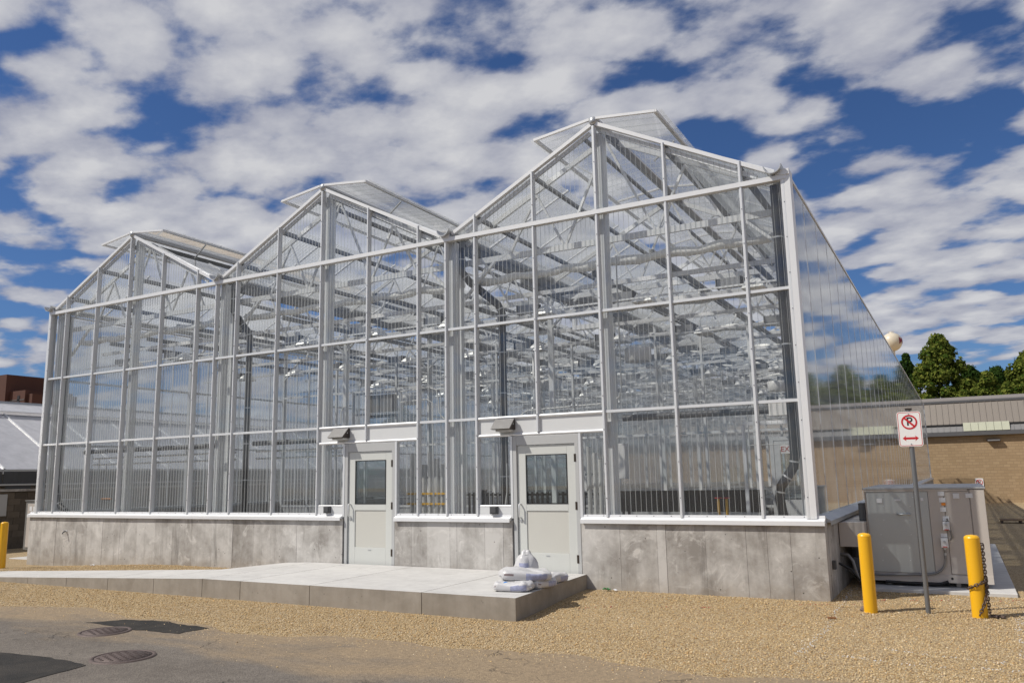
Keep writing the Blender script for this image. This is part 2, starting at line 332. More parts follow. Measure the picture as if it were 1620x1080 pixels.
# ------------------------------------------------------------------ mesh helpers
class MB:
    def __init__(s): s.v = []; s.f = []; s.mi = []; s.smooth = []
    def add(s, vs, fs, mi=0, sm=False):
        o = len(s.v); s.v += [tuple(v) for v in vs]
        for f in fs: s.f.append(tuple(o+i for i in f)); s.mi.append(mi); s.smooth.append(sm)
        return s
    def box(s, x0, x1, y0, y1, z0, z1, mi=0):
        v = [(x0, y0, z0), (x1, y0, z0), (x1, y1, z0), (x0, y1, z0), (x0, y0, z1), (x1, y0, z1), (x1, y1, z1), (x0, y1, z1)]
        return s.add(v, [(0, 3, 2, 1), (4, 5, 6, 7), (0, 1, 5, 4), (1, 2, 6, 5), (2, 3, 7, 6), (3, 0, 4, 7)], mi)
    def bar(s, p, q, w, h, up=(0, 0, 1), mi=0):
        p = Vector(p); q = Vector(q); d = (q-p).normalized(); up = Vector(up)
        a = d.cross(up)
        if a.length < 1e-4: a = d.cross(Vector((0, 1, 0)))
        a.normalize(); b = a.cross(d)
        v = []
        for c in (p, q):
            for i, j in ((-1, -1), (1, -1), (1, 1), (-1, 1)): v.append(c+a*(i*w/2)+b*(j*h/2))
        return s.add(v, [(0, 1, 2, 3), (7, 6, 5, 4), (0, 4, 5, 1), (1, 5, 6, 2), (2, 6, 7, 3), (3, 7, 4, 0)], mi)
    def tube(s, pts, r, n=8, mi=0, cap=True, closed=False):
        pts = [Vector(p) for p in pts]; m = len(pts); rings = []; a = None
        rs = r if isinstance(r, (list, tuple)) else [r]*m
        for i, p in enumerate(pts):
            if closed: d = pts[(i+1) % m]-pts[i-1]
            else: d = pts[min(i+1, m-1)]-pts[max(i-1, 0)]
            d.normalize()
            if a is None:
                a = d.cross(Vector((0, 0, 1)))
                if a.length < 1e-3: a = d.cross(Vector((1, 0, 0)))
            a = (a-d*a.dot(d)).normalized(); b = d.cross(a)
            rings.append([p+a*(rs[i]*math.cos(2*math.pi*k/n))+b*(rs[i]*math.sin(2*math.pi*k/n)) for k in range(n)])
        v = [x for g in rings for x in g]; f = []
        for i in range(m if closed else m-1):
            j = (i+1) % m
            for k in range(n): f.append((i*n+k, i*n+(k+1) % n, j*n+(k+1) % n, j*n+k))
        s.add(v, f, mi, True)
        if cap and not closed:
            s.add(rings[0], [tuple(range(n))[::-1]], mi); s.add(rings[-1], [tuple(range(n))], mi)
        return s
    def lathe(s, prof, n=24, c=(0, 0, 0), mi=0):
        v = []; f = []
        for r, z in prof:
            for k in range(n): v.append((c[0]+r*math.cos(2*math.pi*k/n), c[1]+r*math.sin(2*math.pi*k/n), c[2]+z))
        for i in range(len(prof)-1):
            for k in range(n): f.append((i*n+k, i*n+(k+1) % n, (i+1)*n+(k+1) % n, (i+1)*n+k))
        return s.add(v, f, mi, True)
    def prism(s, poly, lo, hi, axis='Y', mi=0):
        # poly: 2-D outline; extruded along axis from lo to hi
        n = len(poly); v = []
        for c in (lo, hi):
            for a, b in poly: v.append((a, c, b) if axis == 'Y' else (c, a, b) if axis == 'X' else (a, b, c))
        f = [tuple(range(n)), tuple(range(n, 2*n))[::-1]] + [(i, i+n, (i+1) % n+n, (i+1) % n) for i in range(n)]
        return s.add(v, f, mi)
    def mesh(s, name, mats):
        me = bpy.data.meshes.new(name); me.from_pydata(s.v, [], s.f)
        for m in (mats if isinstance(mats, (list, tuple)) else [mats]): me.materials.append(M[m])
        me.polygons.foreach_set('material_index', s.mi); me.polygons.foreach_set('use_smooth', s.smooth)
        bm = bmesh.new(); bm.from_mesh(me); bmesh.ops.recalc_face_normals(bm, faces=bm.faces); bm.to_mesh(me); bm.free()
        me.update(); return me
    def build(s, name, mats, parent=None, bevel=0.0, **kw):
        o = put(name, s.mesh(name, mats), parent, **kw)
        if bevel:
            b = o.modifiers.new('bevel', 'BEVEL'); b.width = bevel; b.segments = 2; b.limit_method = 'ANGLE'
        return o
def put(name, me, parent=None, loc=None, rot=None):
    o = bpy.data.objects.new(name, me); col.objects.link(o); o.parent = parent
    if loc is not None: o.location = loc
    if rot is not None: o.rotation_euler = rot
    return o
def tag(o, label=None, cat=None, group=None, kind=None):
    if label: o['label'] = label
    if cat: o['category'] = cat
    if group: o['group'] = group
    if kind: o['kind'] = kind
    return o
def thing(name, label, cat, loc=(0, 0, 0), rz=0.0, group=None):
    o = put(name, None, None, loc, (0, 0, rz)); o.empty_display_size = 0.1
    return tag(o, label, cat, group)
def copy_tree(o, parent=None):
    c = o.copy(); col.objects.link(c); c.parent = parent
    for ch in list(o.children): copy_tree(ch, c)
    return c
def text_mesh(name, body, size, material, depth=0.002):
    cu = bpy.data.curves.new(name+'_curve', 'FONT'); cu.body = body; cu.size = size; cu.extrude = depth; cu.align_x = 'CENTER'; cu.align_y = 'CENTER'; cu.offset = 0.012*size; cu.resolution_u = 4
    o = bpy.data.objects.new(name+'_tmp', cu); col.objects.link(o)
    me = bpy.data.meshes.new_from_object(o.evaluated_get(bpy.context.evaluated_depsgraph_get()))
    bpy.data.objects.remove(o); bpy.data.curves.remove(cu); me.materials.clear(); me.materials.append(M[material]); return me

# ------------------------------------------------------------------ ground
def smooth(a, b, x):
    t = min(1, max(0, (x-a)/(b-a))); return t*t*(3-2*t)
def gz(x, y):
    z = -1.2 + 0.065*smooth(-2.6, -0.4, y)
    z -= 0.14*smooth(4.5, 0.0, x)*smooth(-1.6, 0.0, y)
    z += 0.04*smooth(3, 5.5, x)*smooth(9.2, 8.2, x)*smooth(-2.4, -1.0, y)*(1-smooth(0.2, 1.0, y))
    z -= 0.70*smooth(9, 55, y)
    return z
def spaced(lo, hi, near0, near1, fine, coarse):
    out = [lo]
    while out[-1] < hi:
        x = out[-1]
        d = 0 if near0 <= x <= near1 else min(abs(x-near0), abs(x-near1))
        out.append(x+fine+d*coarse)
    return out
xs = spaced(-900, 700, -8, 26, 0.6, 0.18); ys = spaced(-120, 900, -10, 20, 0.5, 0.18)
# keep the rows that follow the front wall
vs_ = [(x, y, gz(x, y)) for y in ys for x in xs]; nx = len(xs)
fs_ = [(j*nx+i, j*nx+i+1, (j+1)*nx+i+1, (j+1)*nx+i) for j in range(len(ys)-1) for i in range(nx-1)]
tag(MB().add(vs_, fs_, 0, True).build('ground', 'gravel'), kind='structure')
def road_edge(x):
    return -4.55 + 0.18*math.sin(x*0.9) + 0.12*math.sin(x*2.3+1) + 0.05*math.sin(x*6.1) + 0.35*smooth(16, 20, x)
rx = [i*0.3-60 for i in range(480)]; rv = []; rf = []
rows = [0, 0.3, 0.8, 1.6, 3, 6, 12, 30, 80]
for k, d in enumerate(rows):
    for x in rx: rv.append((x, road_edge(x)-d, gz(x, road_edge(x)-d)+0.006))
for k in range(len(rows)-1):
    for i in range(len(rx)-1): rf.append((k*len(rx)+i, k*len(rx)+i+1, (k+1)*len(rx)+i+1, (k+1)*len(rx)+i))
road = tag(MB().add(rv, rf, 0, True).build('road', 'asphalt'), kind='structure')
RZ = -1.194
def ragged(pts, z, amp=0.035, step=0.12):
    out = []
    for i in range(len(pts)):
        a, b = Vector(pts[i]), Vector(pts[(i+1) % len(pts)]); n = max(1, int((b-a).length/step))
        for k in range(n):
            p = a.lerp(b, k/n); out.append((p.x+random.uniform(-amp, amp), p.y+random.uniform(-amp, amp)))
    return out
def patch(name, px, amp):
    pts = [onZ(u, v, RZ).to_2d() for u, v in px]; rg = ragged(pts, RZ, amp)
    o = MB().prism(rg, RZ-0.02, RZ+0.005, 'Z').build(name, 'asphalt_patch', road)
    return o
patch('asphalt_patch', [(140, 984), (200, 980), (255, 982), (330, 993), (282, 1002), (215, 996)], 0.035)
patch('asphalt_patch', [(-160, 1012), (0, 1031), (80, 1040), (140, 1052), (20, 1084), (-160, 1120)], 0.02)
def manhole(u, v, r, label):
    c = onZ(u, v, RZ); t = thing('manhole_cover', label, 'manhole', (c.x, c.y, RZ-0.004), 0.4)
    MB().lathe([(r-0.035, 0.0), (r-0.035, 0.018), (r, 0.018), (r+0.012, 0.0)], 40).build('rim', 'manhole', t)
    b = MB().lathe([(0.0, 0.016), (r-0.042, 0.016), (r-0.042, 0.0)], 40)
    for i in range(-4, 5):
        for j in range(-4, 5):
            if math.hypot(i, j)*0.055 < r-0.08 and (i+j) % 2 == 0: b.box(i*0.055-0.014, i*0.055+0.014, j*0.055-0.014, j*0.055+0.014, 0.014, 0.021)
    b.build('lid', 'manhole', t)
manhole(166, 999, 0.31, 'rusty round manhole cover beside the dark ragged asphalt patch')
manhole(195, 1039, 0.33, 'rusty round manhole cover alone in the worn grey asphalt')

# loose pea gravel: tiny stones lying on the ground
def on_ramp(x, y):
    return y > -2.78 and 8.3 < x < 15.2 or (-2.78 < y < -1.0-0.25*(8.5-x)/8 - 0.55 and x <= 8.5)
def pebbles():
    n = 240000
    x = rng.uniform(1.5, 22.5, n); y = rng.uniform(-6.0, 1.9, n)
    d = np.hypot(x-CAM.x, y-CAM.y)
    edge = np.array([road_edge(a) for a in x])
    keep = np.ones(n, bool)
    keep &= rng.random(n) < np.clip((y-edge+0.75)/1.15, 0.0, 1)**1.6+0.012
    keep &= ~((y > -0.05) & (x > -0.2) & (x < 18.68))
    keep &= ~((y > 1.18) & (x > 18.95) & (x < 21.0))
    keep &= np.array([not on_ramp(a, b) for a, b in zip(x, y)])
    # only what the camera's side of the site shows
    keep &= rng.random(n) < np.clip(10.5/d, 0.25, 1)
    x, y = x[keep], y[keep]; n = len(x)
    z = np.array([gz(a, b) for a, b in zip(x, y)])
    s = rng.uniform(0.0045, 0.0105, n)*np.where(rng.random(n) < 0.05, 1.5, 1.0)
    base = np.array([[1, 0, 0], [0, 1, 0], [-1, 0, 0], [0, -1, 0], [0, 0, 1], [0, 0, -1.0]])
    ang = rng.uniform(0, 6.28, n); ca, sa = np.cos(ang), np.sin(ang)
    sc_ = np.stack([s*rng.uniform(0.85, 1.25, n), s*rng.uniform(0.85, 1.15, n), s*rng.uniform(0.6, 0.95, n)], 1)
    P = base[None]*sc_[:, None, :] + rng.normal(0, 0.16, (n, 6, 3))*s[:, None, None]
    X = P[..., 0]*ca[:, None]-P[..., 1]*sa[:, None]+x[:, None]; Y = P[..., 0]*sa[:, None]+P[..., 1]*ca[:, None]+y[:, None]; Z = P[..., 2]+(z+s*0.35)[:, None]
    V = np.stack([X, Y, Z], 2).reshape(-1, 3)
    tri = np.array([[0, 1, 4], [1, 2, 4], [2, 3, 4], [3, 0, 4], [1, 0, 5], [2, 1, 5], [3, 2, 5], [0, 3, 5]])
    T = (np.arange(n)[:, None, None]*6+tri[None]).reshape(-1, 3)
    me = bpy.data.meshes.new('pebbles'); me.vertices.add(len(V)); me.vertices.foreach_set('co', V.ravel())
    me.loops.add(T.size); me.loops.foreach_set('vertex_index', T.ravel()); me.polygons.add(len(T)); me.polygons.foreach_set('loop_start', np.arange(0, T.size, 3)); me.polygons.foreach_set('loop_total', np.full(len(T), 3))
    pal = np.array([[0.60, 0.46, 0.28], [0.53, 0.39, 0.22], [0.65, 0.53, 0.36], [0.44, 0.31, 0.17], [0.68, 0.60, 0.48], [0.33, 0.235, 0.145], [0.24, 0.185, 0.14], [0.54, 0.35, 0.17]])
    c = pal[rng.choice(8, n, p=[0.27, 0.22, 0.18, 0.13, 0.06, 0.06, 0.04, 0.04])]*rng.uniform(0.78, 1.18, (n, 1))*np.array([1.0, 0.96, 0.86])
    # survey paint sprayed over the stones: white lines and a red dashed line
    def seg(a, b, w):
        a = onZ(*a, -1.16).to_2d(); b = onZ(*b, -1.16).to_2d(); d_ = b-a; l = d_.length; d_ /= l
        t = (x-a.x)*d_.x+(y-a.y)*d_.y; e = np.abs((x-a.x)*-d_.y+(y-a.y)*d_.x)
        return (t > 0) & (t < l) & (e < w*rng.uniform(0.3, 1.3, n))
    white = np.zeros(n, bool)
    for a, b, w, p in [((1352, 932), (1312, 985), 0.05, 0.5), ((1312, 985), (1262, 1030), 0.05, 0.62), ((1300, 1026), (1400, 1040), 0.05, 0.6), ((1396, 1020), (1480, 1030), 0.05, 0.6), ((1420, 1042), (1500, 1048), 0.05, 0.55),
                       ((1480, 1030), (1590, 1042), 0.05, 0.65), ((1540, 1048), (1610, 1056), 0.07, 0.6), ((1612, 975), (1622, 1035), 0.06, 0.5), ((1400, 950), (1600, 952), 0.035, 0.35)]:
        white |= seg(a, b, w) & (rng.random(n) < p*0.6)
    c[white] = np.array([0.66, 0.64, 0.62])*rng.uniform(0.8, 1.1, (white.sum(), 1))
    red = np.zeros(n, bool)
    for a, b in [((915, 960), (975, 959)), ((1045, 960), (1132, 962)), ((1264, 959), (1355, 959)), ((1440, 953), (1500, 952)), ((1580, 954), (1622, 952)), ((1360, 955), (1405, 952))]:
        red |= seg(a, b, 0.018) & (rng.random(n) < 0.85)
    c[red] = np.array([0.42, 0.06, 0.05])*rng.uniform(0.7, 1.2, (red.sum(), 1))
    at = me.attributes.new('tone', 'FLOAT_COLOR', 'POINT')
    at.data.foreach_set('color', np.concatenate([np.repeat(c, 6, 0), np.ones((n*6, 1))], 1).ravel())
    me.materials.append(M['pebble']); me.update(); me.validate()
    tag(put('pebbles', me), 'loose tan pea gravel with sprayed white and red paint marks', 'gravel', kind='stuff')
pebbles()

# ------------------------------------------------------------------ the greenhouse
P_ = 1.22; E_ = 0.64; W = 4*P_+2*E_; XR = 3*W
Z2, Z1, ZE, ZA = 1.685, 3.369, 5.084, 6.72
SIDE_D, SIDE_O, NS = 1.3125, 1.19, 38
LEN = SIDE_O+NS*SIDE_D
COLS = [0, E_, E_+P_, E_+2*P_, E_+3*P_, E_+4*P_, W]
gh = thing('greenhouse', 'large three gabled greenhouse of clear ribbed panels on a concrete base', 'greenhouse', (0, 0, 0))
PITCH_RIB = P_/14; TH = 0.022
_pc = {}
def pane_mesh(w, hl, hr, mats=('acrylic', 'rib'), pitch=PITCH_RIB, ribs=True, zb=0.0, phase=0.0):
    key = (round(w, 3), round(hl, 3), round(hr, 3), mats, round(pitch, 4), ribs)
    if key in _pc: return _pc[key]
    b = MB()
    for y in (0.0, TH): b.add([(0, y, 0), (w, y, 0), (w, y, hr), (0, y, hl)], [(0, 1, 2, 3)], 0)
    if ribs:
        n = int(w/pitch)
        for i in range(1, n+1):
            x = i*pitch
            if x > w-0.01: break
            h = hl+(hr-hl)*x/w
            b.add([(x, 0.001, 0.002), (x, TH-0.001, 0.002), (x, TH-0.001, h-0.002), (x, 0.001, h-0.002)], [(0, 1, 2, 3)], 1)
            b.add([(x-0.0026, -0.001, 0.002), (x+0.0026, -0.001, 0.002), (x+0.0026, -0.001, h-0.002), (x-0.0026, -0.001, h-0.002)], [(0, 1, 2, 3)], 1)
    _pc[key] = b.mesh('pane', list(mats)); return _pc[key]
def pane(x, z, w, hl, hr=None, y=0.012, **k):
    return put('pane', pane_mesh(w, hl, hl if hr is None else hr, **k), gh, (x, y, z))
D1 = (9.955, 11.155); D2 = (13.68, 14.92); DT = 1.31       # door openings
G = 0.022
def front_mullion(x, z0, z1, w=0.05, d=0.065, m='alu'):
    b = MB().box(x-w/2, x+w/2, -d, 0.03, z0, z1)
    b.box(x-w*0.26, x+w*0.26, -d-0.012, -d-0.0005, z0, z1)
    for k in range(int((z1-z0)/0.55)):
        zz = z0+0.3+k*0.55; b.box(x-0.006, x+0.006, -d-0.017, -d-0.0125, zz-0.006, zz+0.006, 1)
    return b.build('mullion', [m, 'dark_grey'], gh)
def rail(x0, x1, z, h=0.05, d=0.05, m='alu', name='glazing_rail', y1=0.028):
    return MB().box(x0, x1, -d, y1, z-h/2, z+h/2).build(name, m, gh)
for b in range(3):
    x0 = b*W; X = [x0+c for c in COLS]
    for k in range(6):
        a, c = X[k], X[k+1]
        for (za, zb) in ((0.0, Z2), (Z2, Z1), (Z1, ZE)):
            if za == 0.0 and ((b == 1 and k in (3, 4)) or (b == 2 and k in (1, 2))): continue
            pane(a+G, za+0.02, c-a-2*G, zb-za-0.04)
        lo = Z2
        door_bay = (b == 1 and k in (3, 4)) or (b == 2 and k in (1, 2))
        for z in (Z1,) if door_bay else (Z2, Z1): rail(a+0.026, c-0.026, z, 0.045)
        # gable panes
        def ra(x): return 5.16+(ZA-0.09-5.16)*(1-abs(x-(x0+W/2))/(W/2))
        w = c-a-2*G; hl = ra(a+G)-ZE-0.05; hr = ra(c-G)-ZE-0.05
        pane(a+G, ZE+0.035, w, max(0.02, hl), max(0.02, hr))
    for k in range(0 if b == 0 else 1, 7):
        x = X[k]
        if b == 1 and k == 4: front_mullion(x, Z2-0.28, ZE-0.04)
        elif b == 2 and k == 2: front_mullion(x, Z2-0.28, ZE-0.04)
        else: front_mullion(x, -0.01, ZE-0.04, w=0.05)
        if 0 < k < 6: front_mullion(x, ZE+0.05, ra(x)+0.02, 0.055 if k == 3 else 0.045)
    # ridge post and rake bars, vents
    rx_ = x0+W/2
    for s in (-1, 1):
        MB().bar((rx_+s*(W/2-0.13), -0.015, 5.19), (rx_+s*0.02, -0.015, ZA-0.02), 0.085, 0.062, (0, 0, 1)).build('rake_bar', 'white_metal', gh)
        MB().bar((rx_+s*(W/2-0.40), 0.05, 5.20), (rx_+s*0.10, 0.05, ZA-0.15), 0.04, 0.07, (0, 0, 1)).build('rafter', 'steel_white', gh)
    MB().lathe([(0, -0.075), (0.06, -0.07), (0.082, -0.02), (0.07, 0.04), (0.03, 0.07), (0, 0.075)], 10, (rx_, -0.03, ZA+0.03)).build('ridge_cap', 'galv', gh)
    MB().bar((rx_, 0.0, ZA+0.02), (rx_, LEN, ZA+0.02), 0.14, 0.07).build('ridge_beam', 'galv', gh)
MB().box(-0.02, XR+0.06, -0.085, 0.03, ZE-0.034, ZE+0.042).build('eave_beam', 'white_metal', gh)
# thicker posts just behind the glazing, at the ridges and valleys
for b in range(3):
    for xx, ztop in ((b*W+W/2, ZA-0.15), (b*W+W, ZE)):
        if xx > XR-0.1: continue
        MB().box(xx-0.03, xx+0.10, 0.10, 0.26, -0.9, ztop).build('front_post', 'steel_white', gh)
MB().box(XR-0.11, XR-0.0, 0.26, 0.38, -0.9, ZE).build('front_post', 'steel_white', gh)
MB().box(0.06, 0.16, 0.10, 0.22, -0.9, ZE).build('front_post', 'steel_white', gh)
# corner trims
MB().box(XR-0.03, XR+0.100, -0.097, 0.20, ZE+0.03, ZE+0.12).build('corner_cap', 'white_metal', gh)
MB().box(XR-0.035, XR+0.05, -0.075, -0.004, -0.01, ZE+0.04).build('corner_trim', 'white_metal', gh)
MB().box(XR+0.028, XR+0.105, -0.079, 0.16, -0.012, ZE+0.043).build('corner_trim', 'white_metal', gh)
MB().box(-0.09, -0.028, -0.07, 0.12, -0.012, ZE+0.04).build('corner_trim', 'alu', gh)

# side walls: tall single sheets between glazing bars
SX = XR+0.085
def side_pane_mesh(w, h):
    b = MB()
    for x in (0.0, -TH): b.add([(x, 0, 0), (x, w, 0), (x, w, h), (x, 0, h)], [(0, 1, 2, 3)], 0)
    for i in range(1, int(w/PITCH_RIB)+1):
        y = i*PITCH_RIB
        if y > w-0.01: break
        b.add([(-0.001, y, 0.002), (-TH+0.001, y, 0.002), (-TH+0.001, y, h-0.002), (-0.001, y, h-0.002)], [(0, 1, 2, 3)], 1)
    return b.mesh('side_pane', ['acrylic_side', 'rib'])
sp_first = side_pane_mesh(SIDE_O-0.2, ZE-0.04); sp_ = side_pane_mesh(SIDE_D-0.03, ZE-0.04)
sb = MB().box(-0.03, 0.004, -0.014, 0.014, 0, ZE-0.02).mesh('glazing_bar', ['alu'])
for x, sgn in ((SX, 1), (-0.065, -1)):
    put('side_pane', sp_first, gh, (x, 0.17, 0.0))
    for i in range(NS):
        put('side_pane', sp_, gh, (x, SIDE_O+i*SIDE_D+0.015, 0.0))
    for i in range(NS+1): put('glazing_bar', sb, gh, (x, SIDE_O+i*SIDE_D, 0.0))
    MB().box(x-0.05, x+0.012, 0.165, LEN+0.1, ZE-0.005, ZE+0.04).build('side_eave_rail', 'white_metal', gh)
    for z in (Z2, Z1): MB().box(x-0.075 if sgn > 0 else x+0.03, x-0.03 if sgn > 0 else x+0.075, 0.2, LEN, z-0.03, z+0.03).build('side_girt', 'steel_white', gh)
# far gable wall
for b in range(3):
    for k in range(6):
        a, c = b*W+COLS[k], b*W+COLS[k+1]
        put('end_pane', pane_mesh(c-a-2*G, ZE-0.05, ZE-0.05, ribs=False), gh, (a+G, LEN, 0.02))
        def rb(x): return 5.16+(ZA-0.09-5.16)*(1-abs(x-(b*W+W/2))/(W/2))
        put('end_pane', pane_mesh(c-a-2*G, max(.02, rb(a+G)-ZE-.05), max(.02, rb(c-G)-ZE-.05), ribs=False), gh, (a+G, LEN, ZE+0.03))
    for k in range(7): MB().box(b*W+COLS[k]-0.03, b*W+COLS[k]+0.02, LEN-0.06, LEN-0.005, 0, ZE).build('end_mullion', 'alu', gh)
MB().box(0, XR, LEN-0.11, LEN-0.065, ZE-0.05, ZE+0.05).build('end_beam', 'white_metal', gh)
MB().box(XR+0.02, XR+0.115, LEN-0.2, LEN+0.08, -0.01, ZE+0.04).build('corner_trim', 'white_metal', gh)

# gutters with half-round ends and a boxed joint over the front
def gutter(x, zc):
    prof = [(0.135*math.cos(a), 0.135*math.sin(a)) for a in [math.pi+math.pi*k/10 for k in range(11)]]
    inner = [(p*0.9, q*0.9) for p, q in prof[::-1]]
    poly = [(x+p, zc+q) for p, q in prof+inner]
    b = MB(); n = len(prof)
    for i in range(n-1):
        q4 = [poly[i], poly[i+1], poly[2*n-2-i], poly[2*n-1-i]]
        b.prism(q4, -0.17, LEN, 'Y')
    return b.build('gutter', 'galv', gh)
for x in (-0.03, W, 2*W, XR-0.13): gutter(x, 5.275)
for x in (0.0, W, 2*W, XR):
    MB().box(x-0.10 if x > 0 else x-0.06, x+0.10 if x < XR else x+0.02, -0.09, 0.30, ZE+0.045, ZE+0.10).build('gutter_bracket', 'white_metal', gh)
    if 0 < x < XR: MB().box(x-0.09, x+0.09, 0.31, LEN, 5.00, 5.16).build('valley_beam', 'backlit_purlin', gh)

# roofs: sheets, purlins and open ridge vents
slope = math.atan2(ZA-5.2, W/2); SL = (W/2-0.14)/math.cos(slope)
NR = NS+1
def roof_pane_mesh(w, l):
    b = MB()
    for z in (0.0, TH): b.add([(0, 0, z), (l, 0, z), (l, w, z), (0, w, z)], [(0, 1, 2, 3)], 0)
    for i in range(1, 14):
        y = i*w/14; b.add([(0.002, y, 0.001), (l-0.002, y, 0.001), (l-0.002, y, TH-0.001), (0.002, y, TH-0.001)], [(0, 1, 2, 3)], 1)
    return b.mesh('roof_pane', ['roof_skin', 'rib'])
VENT = 1.22
RPL = SL-VENT-0.04
rpm = roof_pane_mesh(SIDE_D-0.03, RPL)
rbm = MB().box(0, RPL, -0.018, 0.018, 0.0, 0.035).mesh('roof_bar', ['alu'])
vpm = roof_pane_mesh(SIDE_D*3-0.04, VENT-0.06)
for b in range(3):
    rx_ = b*W+W/2
    for s in (-1, 1):
        org = (rx_+s*(W/2-0.14), 0.03, 5.215)
        rot = (0, -slope, 0) if s < 0 else (0, slope, math.pi)
        for i in range(NR):
            y = 0.03+i*SIDE_D if i else 0.03
            yy = y if s < 0 else y+SIDE_D-0.03
            if yy > LEN: continue
            o = put('roof_pane', rpm, gh)
            o.matrix_local = Matrix.Translation((org[0], yy, org[2])) @ (Matrix.Rotation(math.pi, 4, 'Z') if s > 0 else Matrix()) @ Matrix.Rotation(-slope, 4, 'Y')
            rb_ = put('roof_bar', rbm, gh)
            rb_.matrix_local = Matrix.Translation((org[0], y, org[2]+0.012)) @ (Matrix.Rotation(math.pi, 4, 'Z') if s > 0 else Matrix()) @ Matrix.Rotation(-slope, 4, 'Y')
        # purlins
        for fr in (0.22, 0.60, 0.93):
            px, pz = rx_+s*(W/2)*(1-fr), 5.15+(ZA-5.2)*fr-0.07
            MB().bar((px, 0.06, pz), (px, LEN, pz), 0.055, 0.10, (s*math.sin(slope), 0, math.cos(slope))).build('purlin', 'backlit_purlin', gh)
        # the vent is hinged at the ridge and stands open
        tip = Vector((rx_+s*1.13, 0, ZA-0.075)); hinge = Vector((rx_+s*0.06, 0, ZA+0.055))
        va = math.atan2(tip.z-hinge.z, abs(tip.x-hinge.x)); vl = (tip-hinge).length
        vb = MB(); vy0 = -0.06
        vb.bar((hinge.x, vy0, hinge.z), (tip.x, vy0, tip.z), 0.045, 0.045).bar((tip.x, vy0-0.02, tip.z), (tip.x, LEN, tip.z), 0.06, 0.045).bar((hinge.x, vy0, hinge.z), (hinge.x, LEN, hinge.z), 0.04, 0.045)
        for i in range(1, 14):
            y = vy0+i*SIDE_D*3
            if y < LEN: vb.bar((hinge.x, y, hinge.z), (tip.x, y, tip.z), 0.04, 0.045)
        vent = vb.build('roof_vent', 'white_metal', gh)
        for i in range(13):
            y = vy0+0.02+i*SIDE_D*3
            o = put('vent_pane', vpm, vent)
            o.matrix_local = Matrix.Translation((hinge.x+s*0.03, y if s > 0 else y, hinge.z+0.006)) @ (Matrix.Scale(-1, 4, (1, 0, 0)) if s < 0 else Matrix()) @ Matrix.Rotation(-va, 4, 'Y')
            yb = y+1.35
            hx = rx_+s*0.62; hz = ZA-0.02-0.62*math.tan(slope)
            MB().bar((hx, yb, hz-0.05), (rx_+s*1.02, yb, tip.z-0.0), 0.025, 0.03, (0, 1, 0)).build('vent_arm', 'galv', vent)

# frames inside: columns, trusses, folded shade curtains, rails
FY = [0.42+3.94*k for k in range(13)]
tb = MB()
zc_ = 4.74
tb.bar((0.06, 0, zc_), (W-0.06, 0, zc_), 0.05, 0.11)
for s, xa, xb in ((0, 0.1, W/2), (1, W-0.1, W/2)): tb.bar((xa, 0, 5.12), (xb, 0, ZA-0.11), 0.05, 0.09)
for xa, za, xb, zb in ((W*0.5, ZA-0.15, W*0.36, zc_), (W*0.5, ZA-0.15, W*0.64, zc_), (W*0.36, zc_, W*0.27, 5.83), (W*0.64, zc_, W*0.73, 5.83), (W*0.27, 5.83, W*0.17, zc_), (W*0.73, 5.83, W*0.83, zc_)):
    tb.bar((xa, 0, za), (xb, 0, zb), 0.04, 0.045, (0, 1, 0))
for xa, xb in ((0.06, 0.75), (W-0.06, W-0.75)): tb.bar((xa, 0, 4.05), (xb, 0, zc_-0.04), 0.045, 0.06, (0, 1, 0))
tmesh = tb.mesh('truss', ['steel_white'])
cmesh = MB().box(-0.055, 0.055, -0.055, 0.055, -0.92, 5.05).mesh('column', ['steel_white'])
def curtain_mesh(seed):
    r = random.Random(seed); pts = []; rs = []
    n = 34
    for i in range(n):
        pts.append((0.12+(W-0.24)*i/(n-1), r.uniform(-0.012, 0.012), -0.05*abs(math.sin(i*math.pi/5.5))+r.uniform(-0.01, 0.01))); rs.append(0.075+r.uniform(-0.015, 0.02))
    b = MB().tube(pts, rs, 8); return b.mesh('shade_curtain', ['curtain'])
cms = [curtain_mesh(i) for i in range(3)]
for y in FY:
    for i in range(4): put('column', cmesh, gh, ((0.05, W, 2*W, XR-0.10)[i], y+0.02, 0))
    for b in range(3):
        put('truss', tmesh, gh, (b*W, y-0.06 if y > 1 else y+0.1, 0))
        put('shade_curtain', cms[b], gh, (b*W, y+0.32, 4.42))
railm = MB().box(0.06, W-0.06, -0.025, 0.025, -0.04, 0.04).mesh('cross_rail', ['white_metal'])
wirem = MB().bar((0.06, 0, 0), (W-0.06, 0, 0), 0.03, 0.03).mesh('brace_tube', ['steel_white'])
for k in range(25):
    y = 1.4+1.97*k
    for b in range(3):
        put('cross_rail', railm, gh, (b*W, y, 4.18))
        if k % 2 == 0: put('brace_tube', wirem, gh, (b*W, y-0.5, 3.72))
# lengthwise heating and irrigation pipes high up in each bay
for b in range(3):
    for fx, z in ((0.18, 4.32), (0.42, 4.30), (0.60, 4.52), (0.85, 4.34)):
        MB().bar((b*W+W*fx, 0.9, z), (b*W+W*fx, LEN-0.5, z), 0.07, 0.09).build('lengthwise_rail', 'backlit_purlin', gh)

